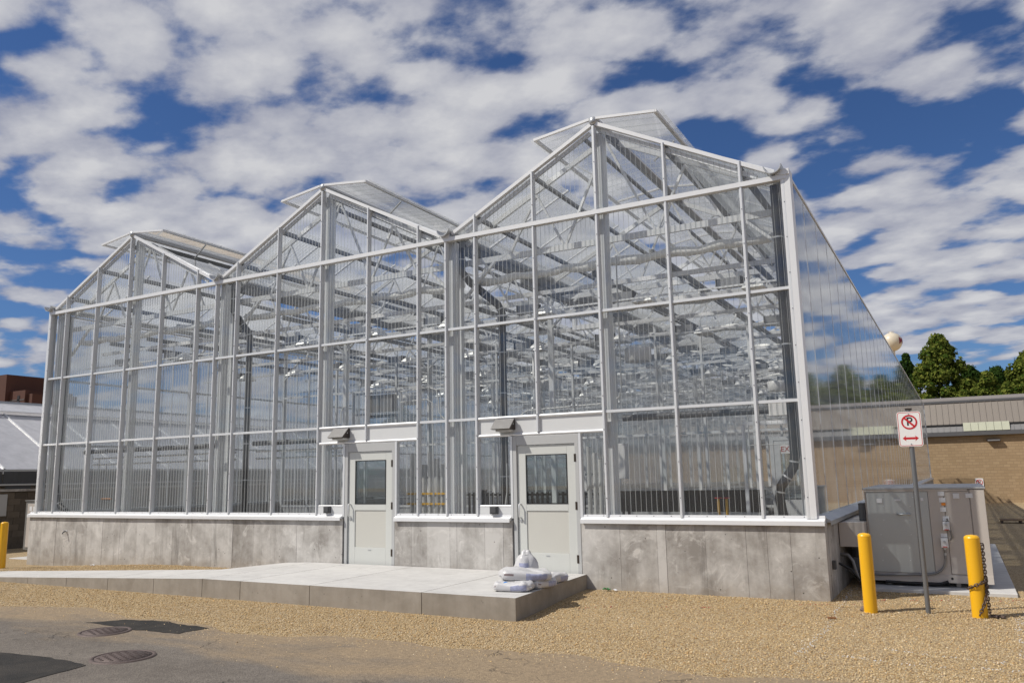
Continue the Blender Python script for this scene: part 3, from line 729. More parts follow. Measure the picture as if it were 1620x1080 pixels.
# black rain pipes inside the glass
def rain_pipe(pts, r=0.062):
    o = MB().tube(pts, r, 12).build('rain_pipe', 'black_pipe', gh)
    for i in range(len(pts)-1):
        a, b = Vector(pts[i]), Vector(pts[i+1]); L_ = (b-a).length
        for k in range(1, max(2, int(L_/0.75))):
            p = a.lerp(b, k/max(2, int(L_/0.75))); d = (b-a).normalized()*0.012
            MB().tube([p-d, p+d], r+0.007, 12).build('pipe_strap', 'galv', o)
rain_pipe([(18.31, 0.16, 5.05), (18.31, 0.16, 0.88), (18.28, 0.16, 0.72), (18.08, 0.16, 0.44), (18.05, 0.16, 0.28), (18.12, 0.16, -0.3)], 0.07)
rain_pipe([(0.30, 0.2, 5.05), (0.30, 0.2, 0.78), (0.32, 0.2, 0.62), (0.46, 0.2, 0.25), (0.54, 0.2, 0.15), (0.98, 0.2, -0.05)], 0.07)
rain_pipe([(W+0.08, 0.34, 5.0), (W+0.08, 0.34, 4.55), (W+0.16, 0.42, 4.36), (W+0.30, 0.62, 4.05), (W+0.33, 0.66, 3.9), (W+0.33, 0.66, -0.9)], 0.072)
rain_pipe([(2*W+0.10, 0.34, 5.0), (2*W+0.10, 0.34, 4.55), (2*W+0.2, 0.46, 4.36), (2*W+0.55, 0.95, 3.95), (2*W+0.60, 1.0, 3.8), (2*W+0.60, 1.0, -0.9)], 0.075)

# concrete base: cast panels with open seams in front of a core
def base_section(x0, x1, y, seams, name='concrete_panel'):
    MB().box(x0+0.004, x1-0.004, y+0.02, y+0.24, -1.6, -0.075).build('base_core', 'concrete', gh)
    e = [x0]+seams+[x1]
    for a, b in zip(e[:-1], e[1:]):
        d = random.uniform(-0.003, 0.003)
        MB().box(a+0.0012, b-0.0012, y+d, y+0.0195, -1.6, -0.076).build(name, 'concrete', gh, bevel=0.003)
def seams(x0, x1, px): return [onY(u, 850).x for u in px if x0+0.1 < onY(u, 850).x < x1-0.1]
BY = -0.085
base_section(-0.22, D1[0]-0.02, BY, seams(-0.22, 9.9, (70, 93, 118, 142, 167, 194, 221, 250, 278, 309, 340, 373, 406, 440, 474, 509)))
base_section(D1[1]+0.02, D2[0]-0.02, BY, seams(11.2, 13.6, (655, 680, 716, 727, 771, 800)))
base_section(D2[1]+0.02, XR+0.20, BY, seams(14.95, 18.6, (984, 1042, 1056, 1118, 1182, 1215, 1252)))
for x0, x1, nm in ((XR+0.02, XR+0.20, 'side_base'), (-0.22, -0.03, 'side_base')):
    MB().box(x0, x1, BY+0.245, LEN+0.2, -2.2, -0.075).build(nm, 'concrete', gh)
MB().box(-0.02, XR+0.01, LEN-0.02, LEN+0.19, -2.2, -0.075).build('side_base', 'concrete', gh)
# sill flashing
def sill(x0, x1):
    y0, y1 = -0.004, BY-0.055
    b = MB().prism([(y0, 0.03), (y0-0.05, 0.03), (y0-0.055, -0.012), (y1, -0.045), (y1, -0.105), (y1+0.008, -0.105), (y1+0.008, -0.074), (y0, -0.074)], x0, x1, 'X')
    n = int((x1-x0)/0.28)
    for i in range(n):
        x = x0+0.1+i*0.28; b.box(x-0.006, x+0.006, -0.06, -0.055, 0.008, 0.018, 1)
    return b.build('sill_flashing', ['white_metal', 'dark_grey'], gh)
sill(-0.27, D1[0]-0.045); sill(D1[1]+0.03, D2[0]-0.045); sill(D2[1]+0.03, XR+0.21)
b = MB()
b.prism([(XR+0.06, 0.02), (XR+0.13, 0.02), (XR+0.26, -0.05), (XR+0.26, -0.11), (XR+0.25, -0.11), (XR+0.25, -0.073), (XR+0.06, -0.073)], 0.17, LEN, 'Y')
b.build('sill_flashing', 'galv', gh)
MB().box(-0.26, -0.02, 0.13, LEN, -0.073, 0.0).build('sill_flashing', 'galv', gh)
# inside floor
MB().box(-0.02, XR+0.015, BY+0.25, LEN-0.03, -1.5, -0.925).build('floor_slab', 'inner_floor', gh)

# door openings
def door(x0, x1, wall_x0, wall_x1, bay_mid, idx):
    # wall panels around the opening
    MB().box(wall_x0+0.027, wall_x1-0.027, -0.028, 0.026, 1.40, 1.655).build('header_panel', 'white_panel', gh)
    for a, c in ((wall_x0+0.027, bay_mid-0.026), (bay_mid+0.026, wall_x1-0.027)):
        MB().tube([(a, -0.035, 1.68), (c, -0.035, 1.68)], 0.028, 8).build('header_rail', 'white_metal', gh)
    MB().tube([(wall_x0+0.027, -0.035, 1.375), (wall_x1-0.027, -0.035, 1.375)], 0.026, 8).build('header_rail', 'white_metal', gh)
    dr = MB().box(x0, x0+0.07, -0.06, 0.06, -0.93, 1.345).box(x1-0.07, x1, -0.06, 0.06, -0.93, 1.345).box(x0+0.07, x1-0.07, -0.055, 0.06, 1.19, 1.345)
    dr.box(x0+0.07, x1-0.07, -0.06, 0.06, -0.945, -0.925)
    d = dr.build('door', 'frame_grey', gh, bevel=0.004)
    for xx in (x0-0.026, x1+0.026): MB().box(xx-0.022, xx+0.022, -0.065, 0.028, -0.04 if True else 0, 1.35).build('mullion', 'alu', gh)
    a, c = x0+0.076, x1-0.076; z0, z1 = -0.918, 1.183; yf = -0.03
    wl, wr = a+0.16, c-0.15; gz0, gz1 = 0.20, 1.02
    leaf = MB()
    leaf.box(a, wl, yf, yf+0.045, z0, z1).box(wr, c, yf, yf+0.045, z0, z1).box(wl, wr, yf, yf+0.045, gz1, z1).box(wl, wr, yf, yf+0.045, 0.085, gz0).box(wl, wr, yf, yf+0.045, z0, -0.60)
    leaf.build('door_leaf', 'door_paint', d, bevel=0.004)
    MB().box(wl+0.002, wr-0.002, yf+0.014, yf+0.04, -0.598, 0.083).build('door_panel', 'door_panel', d)
    MB().box(wl+0.004, wr-0.004, yf+0.018, yf+0.026, gz0+0.002, gz1-0.002).build('window_pane', 'door_glass', d)
    sg = MB()
    for (p0, p1, q0, q1) in ((wl, wr, gz0, gz0+0.014), (wl, wr, gz1-0.014, gz1), (wl, wl+0.014, gz0+0.014, gz1-0.014), (wr-0.014, wr, gz0+0.014, gz1-0.014)): sg.box(p0, p1, yf-0.006, yf+0.012, q0, q1)
    sg.build('window_bead', 'black', d)
    MB().box((a+c)/2-0.035, (a+c)/2+0.035, yf-0.004, yf-0.0005, -0.655, -0.640).build('nameplate', 'galv', d)
    hx = a+0.05
    MB().tube([(hx, yf, 0.20), (hx, yf-0.05, 0.20), (hx, yf-0.065, 0.185), (hx, yf-0.065, -0.01), (hx, yf-0.05, -0.025), (hx, yf, -0.025)], 0.013, 8).build('handle', 'alu', d)
    MB().tube([(hx+0.002, yf-0.012, -0.08), (hx+0.002, yf+0.001, -0.08)], 0.022, 12).build('lock_cylinder', 'galv', d)
    for z in (0.95, 0.17, -0.68): MB().box(c-0.006, c+0.030, yf-0.034, yf-0.002, z-0.065, z+0.065).build('hinge', 'hinge', d)
    # narrow lights beside the frame, with the low white box on the lock side
    pane(wall_x0+G, 0.185, x0-0.05-wall_x0-G, DT-0.185+0.04)
    pane(x1+0.05, 0.03, wall_x1-x1-0.05-G, DT+0.015)
    MB().box(wall_x0+0.027, x0-0.050, -0.05, 0.02, 0.033, 0.15).build('low_panel', 'white_panel', gh)
    MB().tube([(wall_x0+0.027, -0.035, 0.165), (x0-0.050, -0.035, 0.165)], 0.018, 8).build('low_rail', 'white_metal', gh)
    for xx in (x0-0.019, x1+0.019):
        MB().box(min(xx-0.0, xx), xx+0.001, -0.05, -0.04, -0.9, -0.89).build('frame_seal', 'dark_grey', d)
    MB().box(x0+0.02, x1-0.02, -0.12, 0.06, -0.96, -0.946).build('threshold', 'galv', d)
door(*D1, W+COLS[3], W+COLS[5], W+COLS[4], 1)
door(*D2, 2*W+COLS[1], 2*W+COLS[3], 2*W+COLS[2], 2)

def wall_light(x, label):
    t = thing('wall_light', label, 'wall light', (x, -0.030, 1.445), 0, 'wedge shaped lights over the doors')
    w = 0.175
    poly = [(0.0, 0.02), (0.0, 0.19), (-0.06, 0.20), (-0.235, 0.035), (-0.235, 0.02)]
    MB().prism(poly, -w, w, 'X').build('housing', 'bronze', t, bevel=0.005)
    MB().add([(-w-0.012, -0.062, 0.212), (w+0.012, -0.062, 0.212), (w+0.012, -0.248, 0.034), (-w-0.012, -0.248, 0.034), (-w-0.012, -0.058, 0.204), (w+0.012, -0.058, 0.204), (w+0.012, -0.240, 0.028), (-w-0.012, -0.240, 0.028)],
             [(0, 1, 2, 3), (7, 6, 5, 4), (0, 4, 5, 1), (1, 5, 6, 2), (2, 6, 7, 3), (3, 7, 4, 0)]).build('front_cover', 'fixture_front', t)
    MB().box(-w+0.05, w-0.03, -0.17, -0.02, -0.015, 0.019).build('lens', 'pvc', t)
    MB().tube([(w+0.0, -0.08, 0.115), (w+0.006, -0.08, 0.115)], 0.012, 8).build('screw', 'galv', t)
wall_light(onY(540, 690, -0.1).x-0.02, 'dark wedge shaped light over the door between the middle gable panels, grey front')
wall_light(onY(800, 676, -0.1).x-0.02, 'dark wedge shaped light over the door with cement bags before it')
def outlet(u, label):
    x = onY(u, 811, -0.06).x
    t = thing('outlet_box', label, 'outlet box', (x, -0.052, 0.03), 0)
    MB().box(-0.07, 0.07, -0.07, 0, 0.0, 0.13).build('box_body', 'dark_grey', t, bevel=0.006)
    MB().box(-0.055, 0.055, -0.082, -0.0705, 0.02, 0.12).build('cover', 'dark_grey', t, bevel=0.004)
outlet(519, 'small dark outlet box beside the door without bags before it')
outlet(783, 'small dark outlet box beside the door that has bags before it')
# garden tap on the base
tp = onY(105, 840, BY); t = thing('garden_tap', 'small metal tap sticking out of the concrete base', 'tap', (tp.x, BY+0.002, tp.z)); t.scale = (0.8, 0.8, 0.8)
MB().tube([(0, 0, 0), (0, -0.012, 0)], 0.034, 12).build('flange', 'label_white', t)
MB().tube([(0, 0, 0), (0, -0.07, -0.005), (0, -0.11, -0.03), (0, -0.13, -0.07)], 0.017, 10).build('spout', 'dark_grey', t)
MB().tube([(0, -0.075, 0.0), (0, -0.078, 0.04)], 0.007, 8).tube([(-0.03, -0.078, 0.04), (0.03, -0.078, 0.04)], 0.008, 8).build('handle', 'galv', t)

# ------------------------------------------------------------------ entry slab and ramp
pf = thing('entry_slab', 'grey concrete entry slab and ramp along the greenhouse front', 'concrete slab', (0, 0, 0))
PZ = -0.905; PY = -2.76
def ptop(x): return PZ if x >= 9.25 else PZ-0.036*(9.25-x)
jx = [-26, -14, -8, -4, -1.8, 0.6, 1.9, 3.15, 4.37, 5.59, 6.8, 8.04, 9.25, 10.13, 11.6, 13.67, 15.17]
def back(x):
    if x >= 8.55: return BY-0.012
    if x >= 8.10: return -1.35+(BY+1.34)*(x-8.10)/0.45
    return -1.35-0.06*max(0, 8.1-x) if x > 3 else -1.35-0.06*5.1
for a, b in zip(jx[:-1], jx[1:]):
    g_ = 0.006
    xs_ = sorted({a+g_, b-g_} | {q for q in (8.10, 8.55) if a+g_ < q < b-g_})
    bt = []; tp_ = []
    fr = [(x, PY) for x in xs_]; bk = [(x if x < 15.1 else x-0.15, back(x)) for x in xs_[::-1]]
    poly = fr+bk; n = len(poly)
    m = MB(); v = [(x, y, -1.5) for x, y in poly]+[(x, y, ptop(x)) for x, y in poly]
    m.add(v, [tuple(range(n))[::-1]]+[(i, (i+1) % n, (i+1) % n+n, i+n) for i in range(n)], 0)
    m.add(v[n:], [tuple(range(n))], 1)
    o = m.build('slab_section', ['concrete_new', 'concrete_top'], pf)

# bags of cement mix on the slab corner
def bag(name, label, loc, rz, size, tilt=(0, 0), lumps=0.35, upright=False):
    t = thing(name, label, 'bag', loc, rz); t.rotation_euler = (tilt[0], tilt[1], rz)
    l, w, h = size; nu, nv = 40, 18; b = MB(); r = random.Random(len(label)*7+int(l*100))
    ph = [r.uniform(0, 6) for _ in range(8)]
    def sp_(c, e): return math.copysign(abs(c)**e, c)
    vv = []
    for j in range(nv+1):
        tb0 = -math.pi/2+math.pi*j/nv
        for i in range(nu):
            ta = 2*math.pi*i/nu
            cx, cy = sp_(math.cos(ta), 0.42), sp_(math.sin(ta), 0.42); cz = sp_(math.sin(tb0), 0.62); cr0 = abs(math.cos(tb0))**0.42
            x, y, z = cx*cr0*l/2, cy*cr0*w/2, cz*h/2
            # slumped, creased paper and plastic
            k = 1+0.035*math.sin(5*x/l*3+ph[0])*math.sin(6*y/w+ph[1])
            z = z*(1+0.16*math.sin(4.2*x/l*2+ph[2])+0.10*math.sin(7*y/w+ph[3])) if z > 0 else z
            z += (0.008*math.sin(26*x/l+9*y/w+ph[4])+0.006*math.sin(31*y/w-11*x/l+ph[5]))*(0.4+0.6*(z > 0))
            x = x*k*(1+0.04*math.sin(6*y/w+ph[6])); y = y*k*(1+0.05*math.sin(5*x/l+ph[7]))
            vv.append((x, y, max(0.0, h/2+z)))
    o = len(b.v); b.v += vv
    for j in range(nv):
        for i in range(nu):
            f = (j*nu+i, j*nu+(i+1) % nu, (j+1)*nu+(i+1) % nu, (j+1)*nu+i)
            mx_ = sum(vv[q][0] for q in f)/4/l+0.5; my_ = sum(vv[q][1] for q in f)/4/w+0.5; mz_ = sum(vv[q][2] for q in f)/4/h
            mi = 0
            if 0.45 < mx_ < 0.90 and 0.15 < mz_ < 0.72 and not 0.62 < mx_ < 0.67: mi = 1
            if 'blue' in label and 0.30 < mx_ < 0.36: mi = 2
            if 0.08 < mx_ < 0.24 and 0.45 < mz_ < 0.62: mi = 3
            b.f.append(tuple(o+q for q in f)); b.mi.append(mi); b.smooth.append(True)
    b.build('sack', ['bag_white', 'bag_print', 'bag_blue', 'bag_dark'], t)
    for sg_ in (-1, 1): MB().box(sg_*l*0.485-0.02, sg_*l*0.485+0.02, -w*0.36, w*0.36, h*0.46, h*0.50).build('seam', 'bag_white', t, bevel=0.006)
bag('cement_bag', 'white bag with blue stripe lying flat at the slab corner under another', (14.80, -2.14, PZ), 0.25, (0.56, 0.40, 0.125))
bag('cement_bag', 'white bag with lilac print lying at the slab edge beneath the big bag', (15.00, -1.72, PZ), 1.25, (0.46, 0.33, 0.125))
bag('cement_bag', 'white bag with lilac print lying farthest back along the slab edge', (14.92, -1.18, PZ), 1.30, (0.50, 0.35, 0.14))
bag('cement_bag', 'plump white bag lying on top of the other bags', (14.82, -1.84, PZ+0.108), 0.55, (0.74, 0.46, 0.155), (0.0, 0.04))
def upright_bag():
    t = thing('cement_bag', 'half full white bag standing upright with a gathered top', 'bag', (14.52, -1.22, PZ), 0.3); t.scale = (0.88, 0.88, 0.88)
    b = MB(); prof = [(0.02, 0.0), (0.17, 0.005), (0.19, 0.10), (0.185, 0.24), (0.17, 0.32), (0.15, 0.38), (0.12, 0.43), (0.085, 0.46), (0.07, 0.50), (0.04, 0.53), (0.015, 0.52)]
    n = 26; v = []; f = []; mi = []
    for j, (r, z) in enumerate(prof):
        for k in range(n):
            a = 2*math.pi*k/n; q = r*(1+(0.05+0.028*j)*math.sin(4*a+j*0.6)+0.07*math.sin(9*a-j*0.9)); v.append((q*1.05*math.cos(a), q*0.8*math.sin(a), z))
    for j in range(len(prof)-1):
        for k in range(n):
            f.append((j*n+k, j*n+(k+1) % n, (j+1)*n+(k+1) % n, (j+1)*n+k)); mi.append(1 if 1 <= j <= 3 and k % 8 in (1, 2, 3, 4) else 0)
    o = len(b.v); b.v += v
    for x, m in zip(f, mi): b.f.append(x); b.mi.append(m); b.smooth.append(True)
    b.build('sack', ['bag_white', 'bag_print'], t)
    MB().tube([(0.09*math.cos(a), 0.07*math.sin(a), 0.455) for a in [2*math.pi*k/12 for k in range(12)]], 0.006, 6, closed=True).build('tie', 'pvc', t)
upright_bag()

# ------------------------------------------------------------------ bollards, chain, sign
def bollard(u, v, vtop, label, r=0.082):
    c = onZ(u, v, -1.14); z0 = gz(c.x, c.y)
    zt = onY(u, vtop, c.y).z
    t = thing('bollard', label, 'bollard', (c.x, c.y, z0), 0)
    h = zt-z0
    MB().lathe([(r, -0.25), (r, h-0.035)], 28).build('pipe', 'yellow', t)
    MB().lathe([(r, h-0.035), (r*0.93, h-0.018), (r*0.7, h-0.004), (0, h+0.006)], 28).build('domed_cap', 'yellow', t)
    return t, c, h
b1, c1, h1 = bollard(1378, 968, 843, 'yellow steel bollard without a chain, left of the no parking post')
b2, c2, h2 = bollard(1551, 976, 846, 'yellow steel bollard with a rusty chain wrapped round it', 0.088)
b0, c0, h0 = bollard(2, 896, 825, 'yellow steel bollard before the neighbouring low greenhouse')
def chain():
    t = thing('chain', 'rusty steel chain wrapped loosely around a yellow bollard', 'chain', (c2.x, c2.y, gz(c2.x, c2.y)))
    r = 0.105; pts = []
    def sp(a0, a1, z0, z1, n):
        for i in range(n): 
            k = i/n; a = a0+(a1-a0)*k; pts.append(Vector((r*math.cos(a), r*math.sin(a), z0+(z1-z0)*k)))
    # hook on the right flank, down the side, round the front to the left, back to the foot
    strands = []
    sp(0.05, -0.15, h2-0.13, h2-0.52, 12); sp(-0.15, -2.9, h2-0.52, 0.33, 26); strands.append(pts); pts = []
    sp(-0.12, -0.45, h2-0.50, 0.28, 14); sp(-0.45, -1.7, 0.28, 0.02, 14); strands.append(pts); pts = []
    sp(-0.10, 0.1, h2-0.52, 0.05, 18)
    for i in range(12): pts.append(Vector((r+0.02+0.014*i, 0.03*math.sin(i*1.3)-0.02, 0.02))) 
    strands.append(pts)
    b = MB()
    for s_ in strands:
        # resample to a link every 26 mm
        d = [0]; 
        for p, q in zip(s_[:-1], s_[1:]): d.append(d[-1]+(q-p).length)
        n = int(d[-1]/0.036)
        for i in range(n):
            x = (i+0.5)*0.036; j = max(k for k in range(len(d)) if d[k] <= x); j = min(j, len(s_)-2)
            k = (x-d[j])/max(1e-6, d[j+1]-d[j]); p = s_[j].lerp(s_[j+1], k); tan = (s_[j+1]-s_[j]).normalized()
            rad = Vector((p.x, p.y, 0)).normalized(); side = tan.cross(rad).normalized(); nn = (side if i % 2 else rad)
            ring = []
            for q in range(10):
                a = 2*math.pi*q/10; ring.append(p+tan*(0.029*math.cos(a))+nn*(0.017*math.sin(a)))
            b.tube(ring, 0.0062, 5, closed=True)
    b.build('links', 'chain', t)
    MB().tube([(0.088, 0.0, h2-0.10), (0.115, 0.0, h2-0.10), (0.12, 0.0, h2-0.13)], 0.009, 8).build('hook', 'chain', t)
chain()
# broken stone at the foot of the bollard
def rock(loc, s, label):
    bm = bmesh.new(); bmesh.ops.create_icosphere(bm, subdivisions=2, radius=1)
    for v in bm.verts: v.co = Vector((v.co.x*s[0], v.co.y*s[1], v.co.z*s[2]))*(0.8+0.35*random.random())
    me = bpy.data.meshes.new('broken_stone'); bm.to_mesh(me); bm.free(); me.materials.append(M['rock'])
    tag(put('broken_stone', me, None, loc), label, 'stone')
rp = onZ(1368, 966, -1.14); rock((rp.x, rp.y-0.02, gz(rp.x, rp.y)+0.02), (0.05, 0.04, 0.05), 'small brown stone leaning against the foot of a yellow bollard')
# sign
sp0 = onZ(1469, 970, -1.14); sg = thing('no_parking_sign', 'no parking sign with a red double arrow on a grey post', 'sign', (sp0.x, sp0.y, gz(sp0.x, sp0.y)))
zt = onY(1440, 651, sp0.y).z-gz(sp0.x, sp0.y); zb = onY(1443, 706, sp0.y).z-gz(sp0.x, sp0.y)
MB().tube([(0, 0, -0.3), (0, 0, zt+0.02)], 0.029, 16).build('post', 'post_grey', sg)
MB().box(-0.035, 0.045, -0.02, 0.02, zt+0.021, zt+0.045).build('post_cap', 'hinge', sg)
pc = onY(1441, 680, sp0.y); SW = 0.285; SH = zt-zb
pz = (zt+zb)/2; ANG = 0.0
def rrect(w, h, r, n=6):
    out = []
    for cx, cy, a0 in ((w/2-r, h/2-r, 0), (-w/2+r, h/2-r, 90), (-w/2+r, -h/2+r, 180), (w/2-r, -h/2+r, 270)):
        for k in range(n+1):
            a = math.radians(a0+90*k/n); out.append((cx+r*math.cos(a), cy+r*math.sin(a)))
    return out
def ring_mesh(outer, inner, y0, y1, zc):
    b = MB(); n = len(outer)
    for i in range(n):
        j = (i+1) % n
        b.prism([(outer[i][0], outer[i][1]+zc), (outer[j][0], outer[j][1]+zc), (inner[j][0], inner[j][1]+zc), (inner[i][0], inner[i][1]+zc)], y0, y1)
    return b
def sign_face(parent, zc, w, h, yf, arrow=True):
    MB().prism([(x, z+zc) for x, z in rrect(w, h, 0.035*w/0.285)], yf, yf+0.004).build('plate', 'sign_white', parent)
    k = w/0.285
    if arrow: ring_mesh(rrect(w-0.018*k, h-0.018*k, 0.028*k), rrect(w-0.030*k, h-0.030*k, 0.024*k), yf-0.0012, yf-0.0002, zc).build('border', 'sign_red', parent)
    cz = zc+h*0.20 if arrow else zc+h*0.02; R = 0.094*k if arrow else w*0.42
    circ = [(math.cos(2*math.pi*i/40), math.sin(2*math.pi*i/40)) for i in range(40)]
    me = text_mesh('letter_p', 'P', R*1.62, 'sign_black', 0.0006)
    o = put('letter', me, parent, (0.004*k, yf-0.0012, cz+0.002), (math.pi/2, 0, 0))
    rg = ring_mesh([(a*R, c*R) for a, c in circ], [(a*R*0.80, c*R*0.80) for a, c in circ], yf-0.0034, yf-0.0022, cz)
    s2 = R*0.84/math.sqrt(2); t2 = 0.085*R
    rg.prism([(-s2-t2, s2-t2+cz), (-s2+t2, s2+t2+cz), (s2+t2, -s2+t2+cz), (s2-t2, -s2-t2+cz)], yf-0.0046, yf-0.0035)
    rg.build('prohibition_ring', 'sign_red', parent)
    if arrow:
        az = zc-h*0.265; L = 0.095*k; hd = 0.036*k; s = 0.0135*k; hl = 0.044*k
        MB().prism([(-L, az), (-L+hl, az+hd), (-L+hl*0.8, az+s), (L-hl*0.8, az+s), (L-hl, az+hd), (L, az), (L-hl, az-hd), (L-hl*0.8, az-s), (-L+hl*0.8, az-s), (-L+hl, az-hd)], yf-0.0016, yf-0.0003).build('double_arrow', 'sign_red', parent)
        for z in (zc+h*0.43, zc-h*0.43): MB().tube([(0.0, yf-0.006, z), (0.0, yf, z)], 0.008, 10).build('bolt', 'galv', parent)
sign_face(sg, pz, SW, SH, -0.036)

# ------------------------------------------------------------------ air handling unit on its pad
pad = MB().box(18.98, 20.96, 1.20, 9.7, -1.5, -1.085).build('equipment_pad', 'concrete_top', None, bevel=0.01); tag(pad, 'flat concrete pad under the air handling unit', 'concrete pad')
HX0, HX1, HY0, HY1, HZ0, HZ1 = 19.06, 20.70, 1.62, 4.6, -0.99, 0.345
hv = thing('air_handling_unit', 'large grey and beige sheet metal air handling unit on a pad', 'hvac unit', ((HX0+HX1)/2, (HY0+HY1)/2, -1.085))
def hb(name, m, x0, x1, y0, y1, z0, z1, bevel=0.0, parent=None):
    ox, oy, oz = (HX0+HX1)/2, (HY0+HY1)/2, -1.085
    p = parent or hv
    return MB().box(x0-ox, x1-ox, y0-oy, y1-oy, z0-oz, z1-oz).build(name, m, p, bevel=bevel)
hb('casing', 'hvac_beige', HX0, HX1, HY0, HY1, HZ0, HZ1, 0.008)
hb('roof_cap', 'hvac_top', HX0-0.02, HX1+0.02, HY0-0.035, HY1+0.03, HZ1+0.002, HZ1+0.03, 0.004)
hx = lambda u: onY(u, 850, HY0).x
A0, A1, A2, A3, A4 = HX0+0.03, 20.00, 20.17, HX1-0.20, HX1
hb('access_panel', 'hvac_galv', A0, hx(1452), HY0-0.014, HY0-0.001, HZ0+0.10, HZ1-0.03, 0.003)
hb('access_panel', 'hvac_galv', hx(1452)+0.006, A1-0.05, HY0-0.014, HY0-0.001, HZ0+0.10, HZ1-0.03, 0.003)
hb('access_panel', 'hvac_beige', A2, A3, HY0-0.016, HY0-0.001, HZ0+0.10, HZ1-0.03, 0.004)
hb('centre_post', 'hvac_beige', A1-0.044, A2-0.012, HY0-0.022, HY0-0.001, HZ0+0.02, HZ1-0.005, 0.003)
hb('corner_post', 'hvac_beige', A3+0.012, A4, HY0-0.024, HY0-0.001, HZ0, HZ1-0.004, 0.004)
hb('base_rail', 'hvac_beige', HX0, HX1, HY0-0.030, HY0-0.003, HZ0-0.03, HZ0+0.085, 0.004)
hb('top_rail', 'hvac_beige', HX0, HX1-0.22, HY0-0.028, HY0-0.002, HZ1-0.026, HZ1+0.001)
for x in (HX0+0.25, HX0+0.28+0.9, HX1-0.15):
    for y in (HY0+0.1, HY1-0.2): hb('foot', 'hvac_beige', x-0.03, x+0.03, y, y+0.06, -1.088, HZ0-0.028)
def lab(u0, v0, u1, v1, m='label_white', y=None):
    y = HY0-0.024 if y is None else y
    a = onY(u0, v0, y); c = onY(u1, v1, y); hb('sticker', m, a.x, c.x, y-0.003, y, c.z, a.z)
for r_ in ((1386, 788, 1396, 795), (1415, 789, 1425, 792), (1456, 787, 1461, 792), (1483, 777, 1494, 784), (1485, 787, 1496, 794), (1487, 802, 1497, 809), (1507, 780, 1518, 788), (1527, 780, 1539, 787), (1491, 816, 1502, 823), (1488, 843, 1499, 849)): lab(*r_)
lab(1489, 795, 1496, 799, 'label_orange')
for (u0, v0, u1, v1) in ((1491, 825, 1503, 838), (1488, 851, 1501, 866)):
    a = onY(u0, v0, HY0-0.09); c = onY(u1, v1, HY0-0.09)
    d_ = hb('disconnect_box', 'label_white', a.x, c.x, HY0-0.10, HY0-0.0225, c.z, a.z, 0.004)
    ox, oy, oz = (HX0+HX1)/2, (HY0+HY1)/2, -1.085
    mx, mz = (a.x+c.x)/2-ox, (a.z+c.z)/2-oz
    MB().tube([(mx, HY0-0.125-oy, mz+0.02), (mx, HY0-0.10-oy, mz+0.02)], 0.018, 12).build('switch_knob', 'galv', d_)
    MB().box(mx-0.03, mx+0.03, HY0-0.104-oy, HY0-0.1005-oy, mz-0.06, mz-0.048).build('lockout_tab', 'sign_red', d_)
def hpipe(name, pts, r, m): 
    ox, oy, oz = (HX0+HX1)/2, (HY0+HY1)/2, -1.085
    return MB().tube([(x-ox, y-oy, z-oz) for x, y, z in pts], r, 10).build(name, m, hv)
cx1 = onY(1496, 880, HY0-0.06).x
def bez(pts, n=8):
    out = []
    P0, P1, P2 = [Vector(p) for p in pts]
    for i in range(n+1):
        t_ = i/n; out.append(P0*(1-t_)**2+P1*2*t_*(1-t_)+P2*t_*t_)
    return out
hpipe('conduit', [(cx1, HY0-0.06, -0.42), (cx1, HY0-0.06, -0.62)]+bez([(cx1, HY0-0.06, -0.62), (cx1, HY0-0.06, -0.90), (cx1-0.28, HY0-0.06, -0.905)])+[(cx1-0.9, HY0-0.06, -0.93), (HX0-0.02, HY0-0.06, -0.925), (HX0-0.25, HY0-0.05, -0.93), (HX0-0.42, HY0+0.05, -0.80)], 0.016, 'conduit')
hpipe('conduit', [(cx1+0.07, HY0-0.06, -0.08), (cx1+0.09, HY0-0.07, -0.20), (cx1+0.115, HY0-0.06, -0.36), (cx1+0.08, HY0-0.05, -0.40)], 0.014, 'conduit')
for z in (-0.44, -0.52, -0.60): hpipe('conduit_joint', [(cx1, HY0-0.06, z-0.018), (cx1, HY0-0.06, z+0.018)], 0.021, 'galv')
hpipe('cable', [(HX0+0.2, HY0-0.04, -1.03), (HX0+0.8, HY0-0.04, -1.045), (HX0+0.95, HY0-0.04, -1.035), (HX0+1.05, HY0-0.04, -1.0)], 0.02, 'black')
hpipe('drain_hole', [(onY(1507, 917, HY0).x, HY0-0.034, -0.955), (onY(1507, 917, HY0).x, HY0-0.02, -0.955)], 0.018, 'black')
hc = onY(1430, 813, HY0-0.03)
hpipe('handle', [(hc.x-0.085, HY0-0.015, hc.z), (hc.x-0.085, HY0-0.045, hc.z), (hc.x+0.085, HY0-0.045, hc.z), (hc.x+0.085, HY0-0.015, hc.z)], 0.013, 'galv')
b = MB(); ox, oy, oz = (HX0+HX1)/2, (HY0+HY1)/2, -1.085
for u in (1442, 1396):
    for v in (786, 800, 822, 845, 866, 886, 907):
        p = onY(u+random.uniform(-3, 3), v, HY0-0.016); b.box(p.x-0.006-ox, p.x+0.006-ox, HY0-0.019-oy, HY0-0.0145-oy, p.z-0.006-oz, p.z+0.006-oz)
b.build('screws', 'alu', hv)
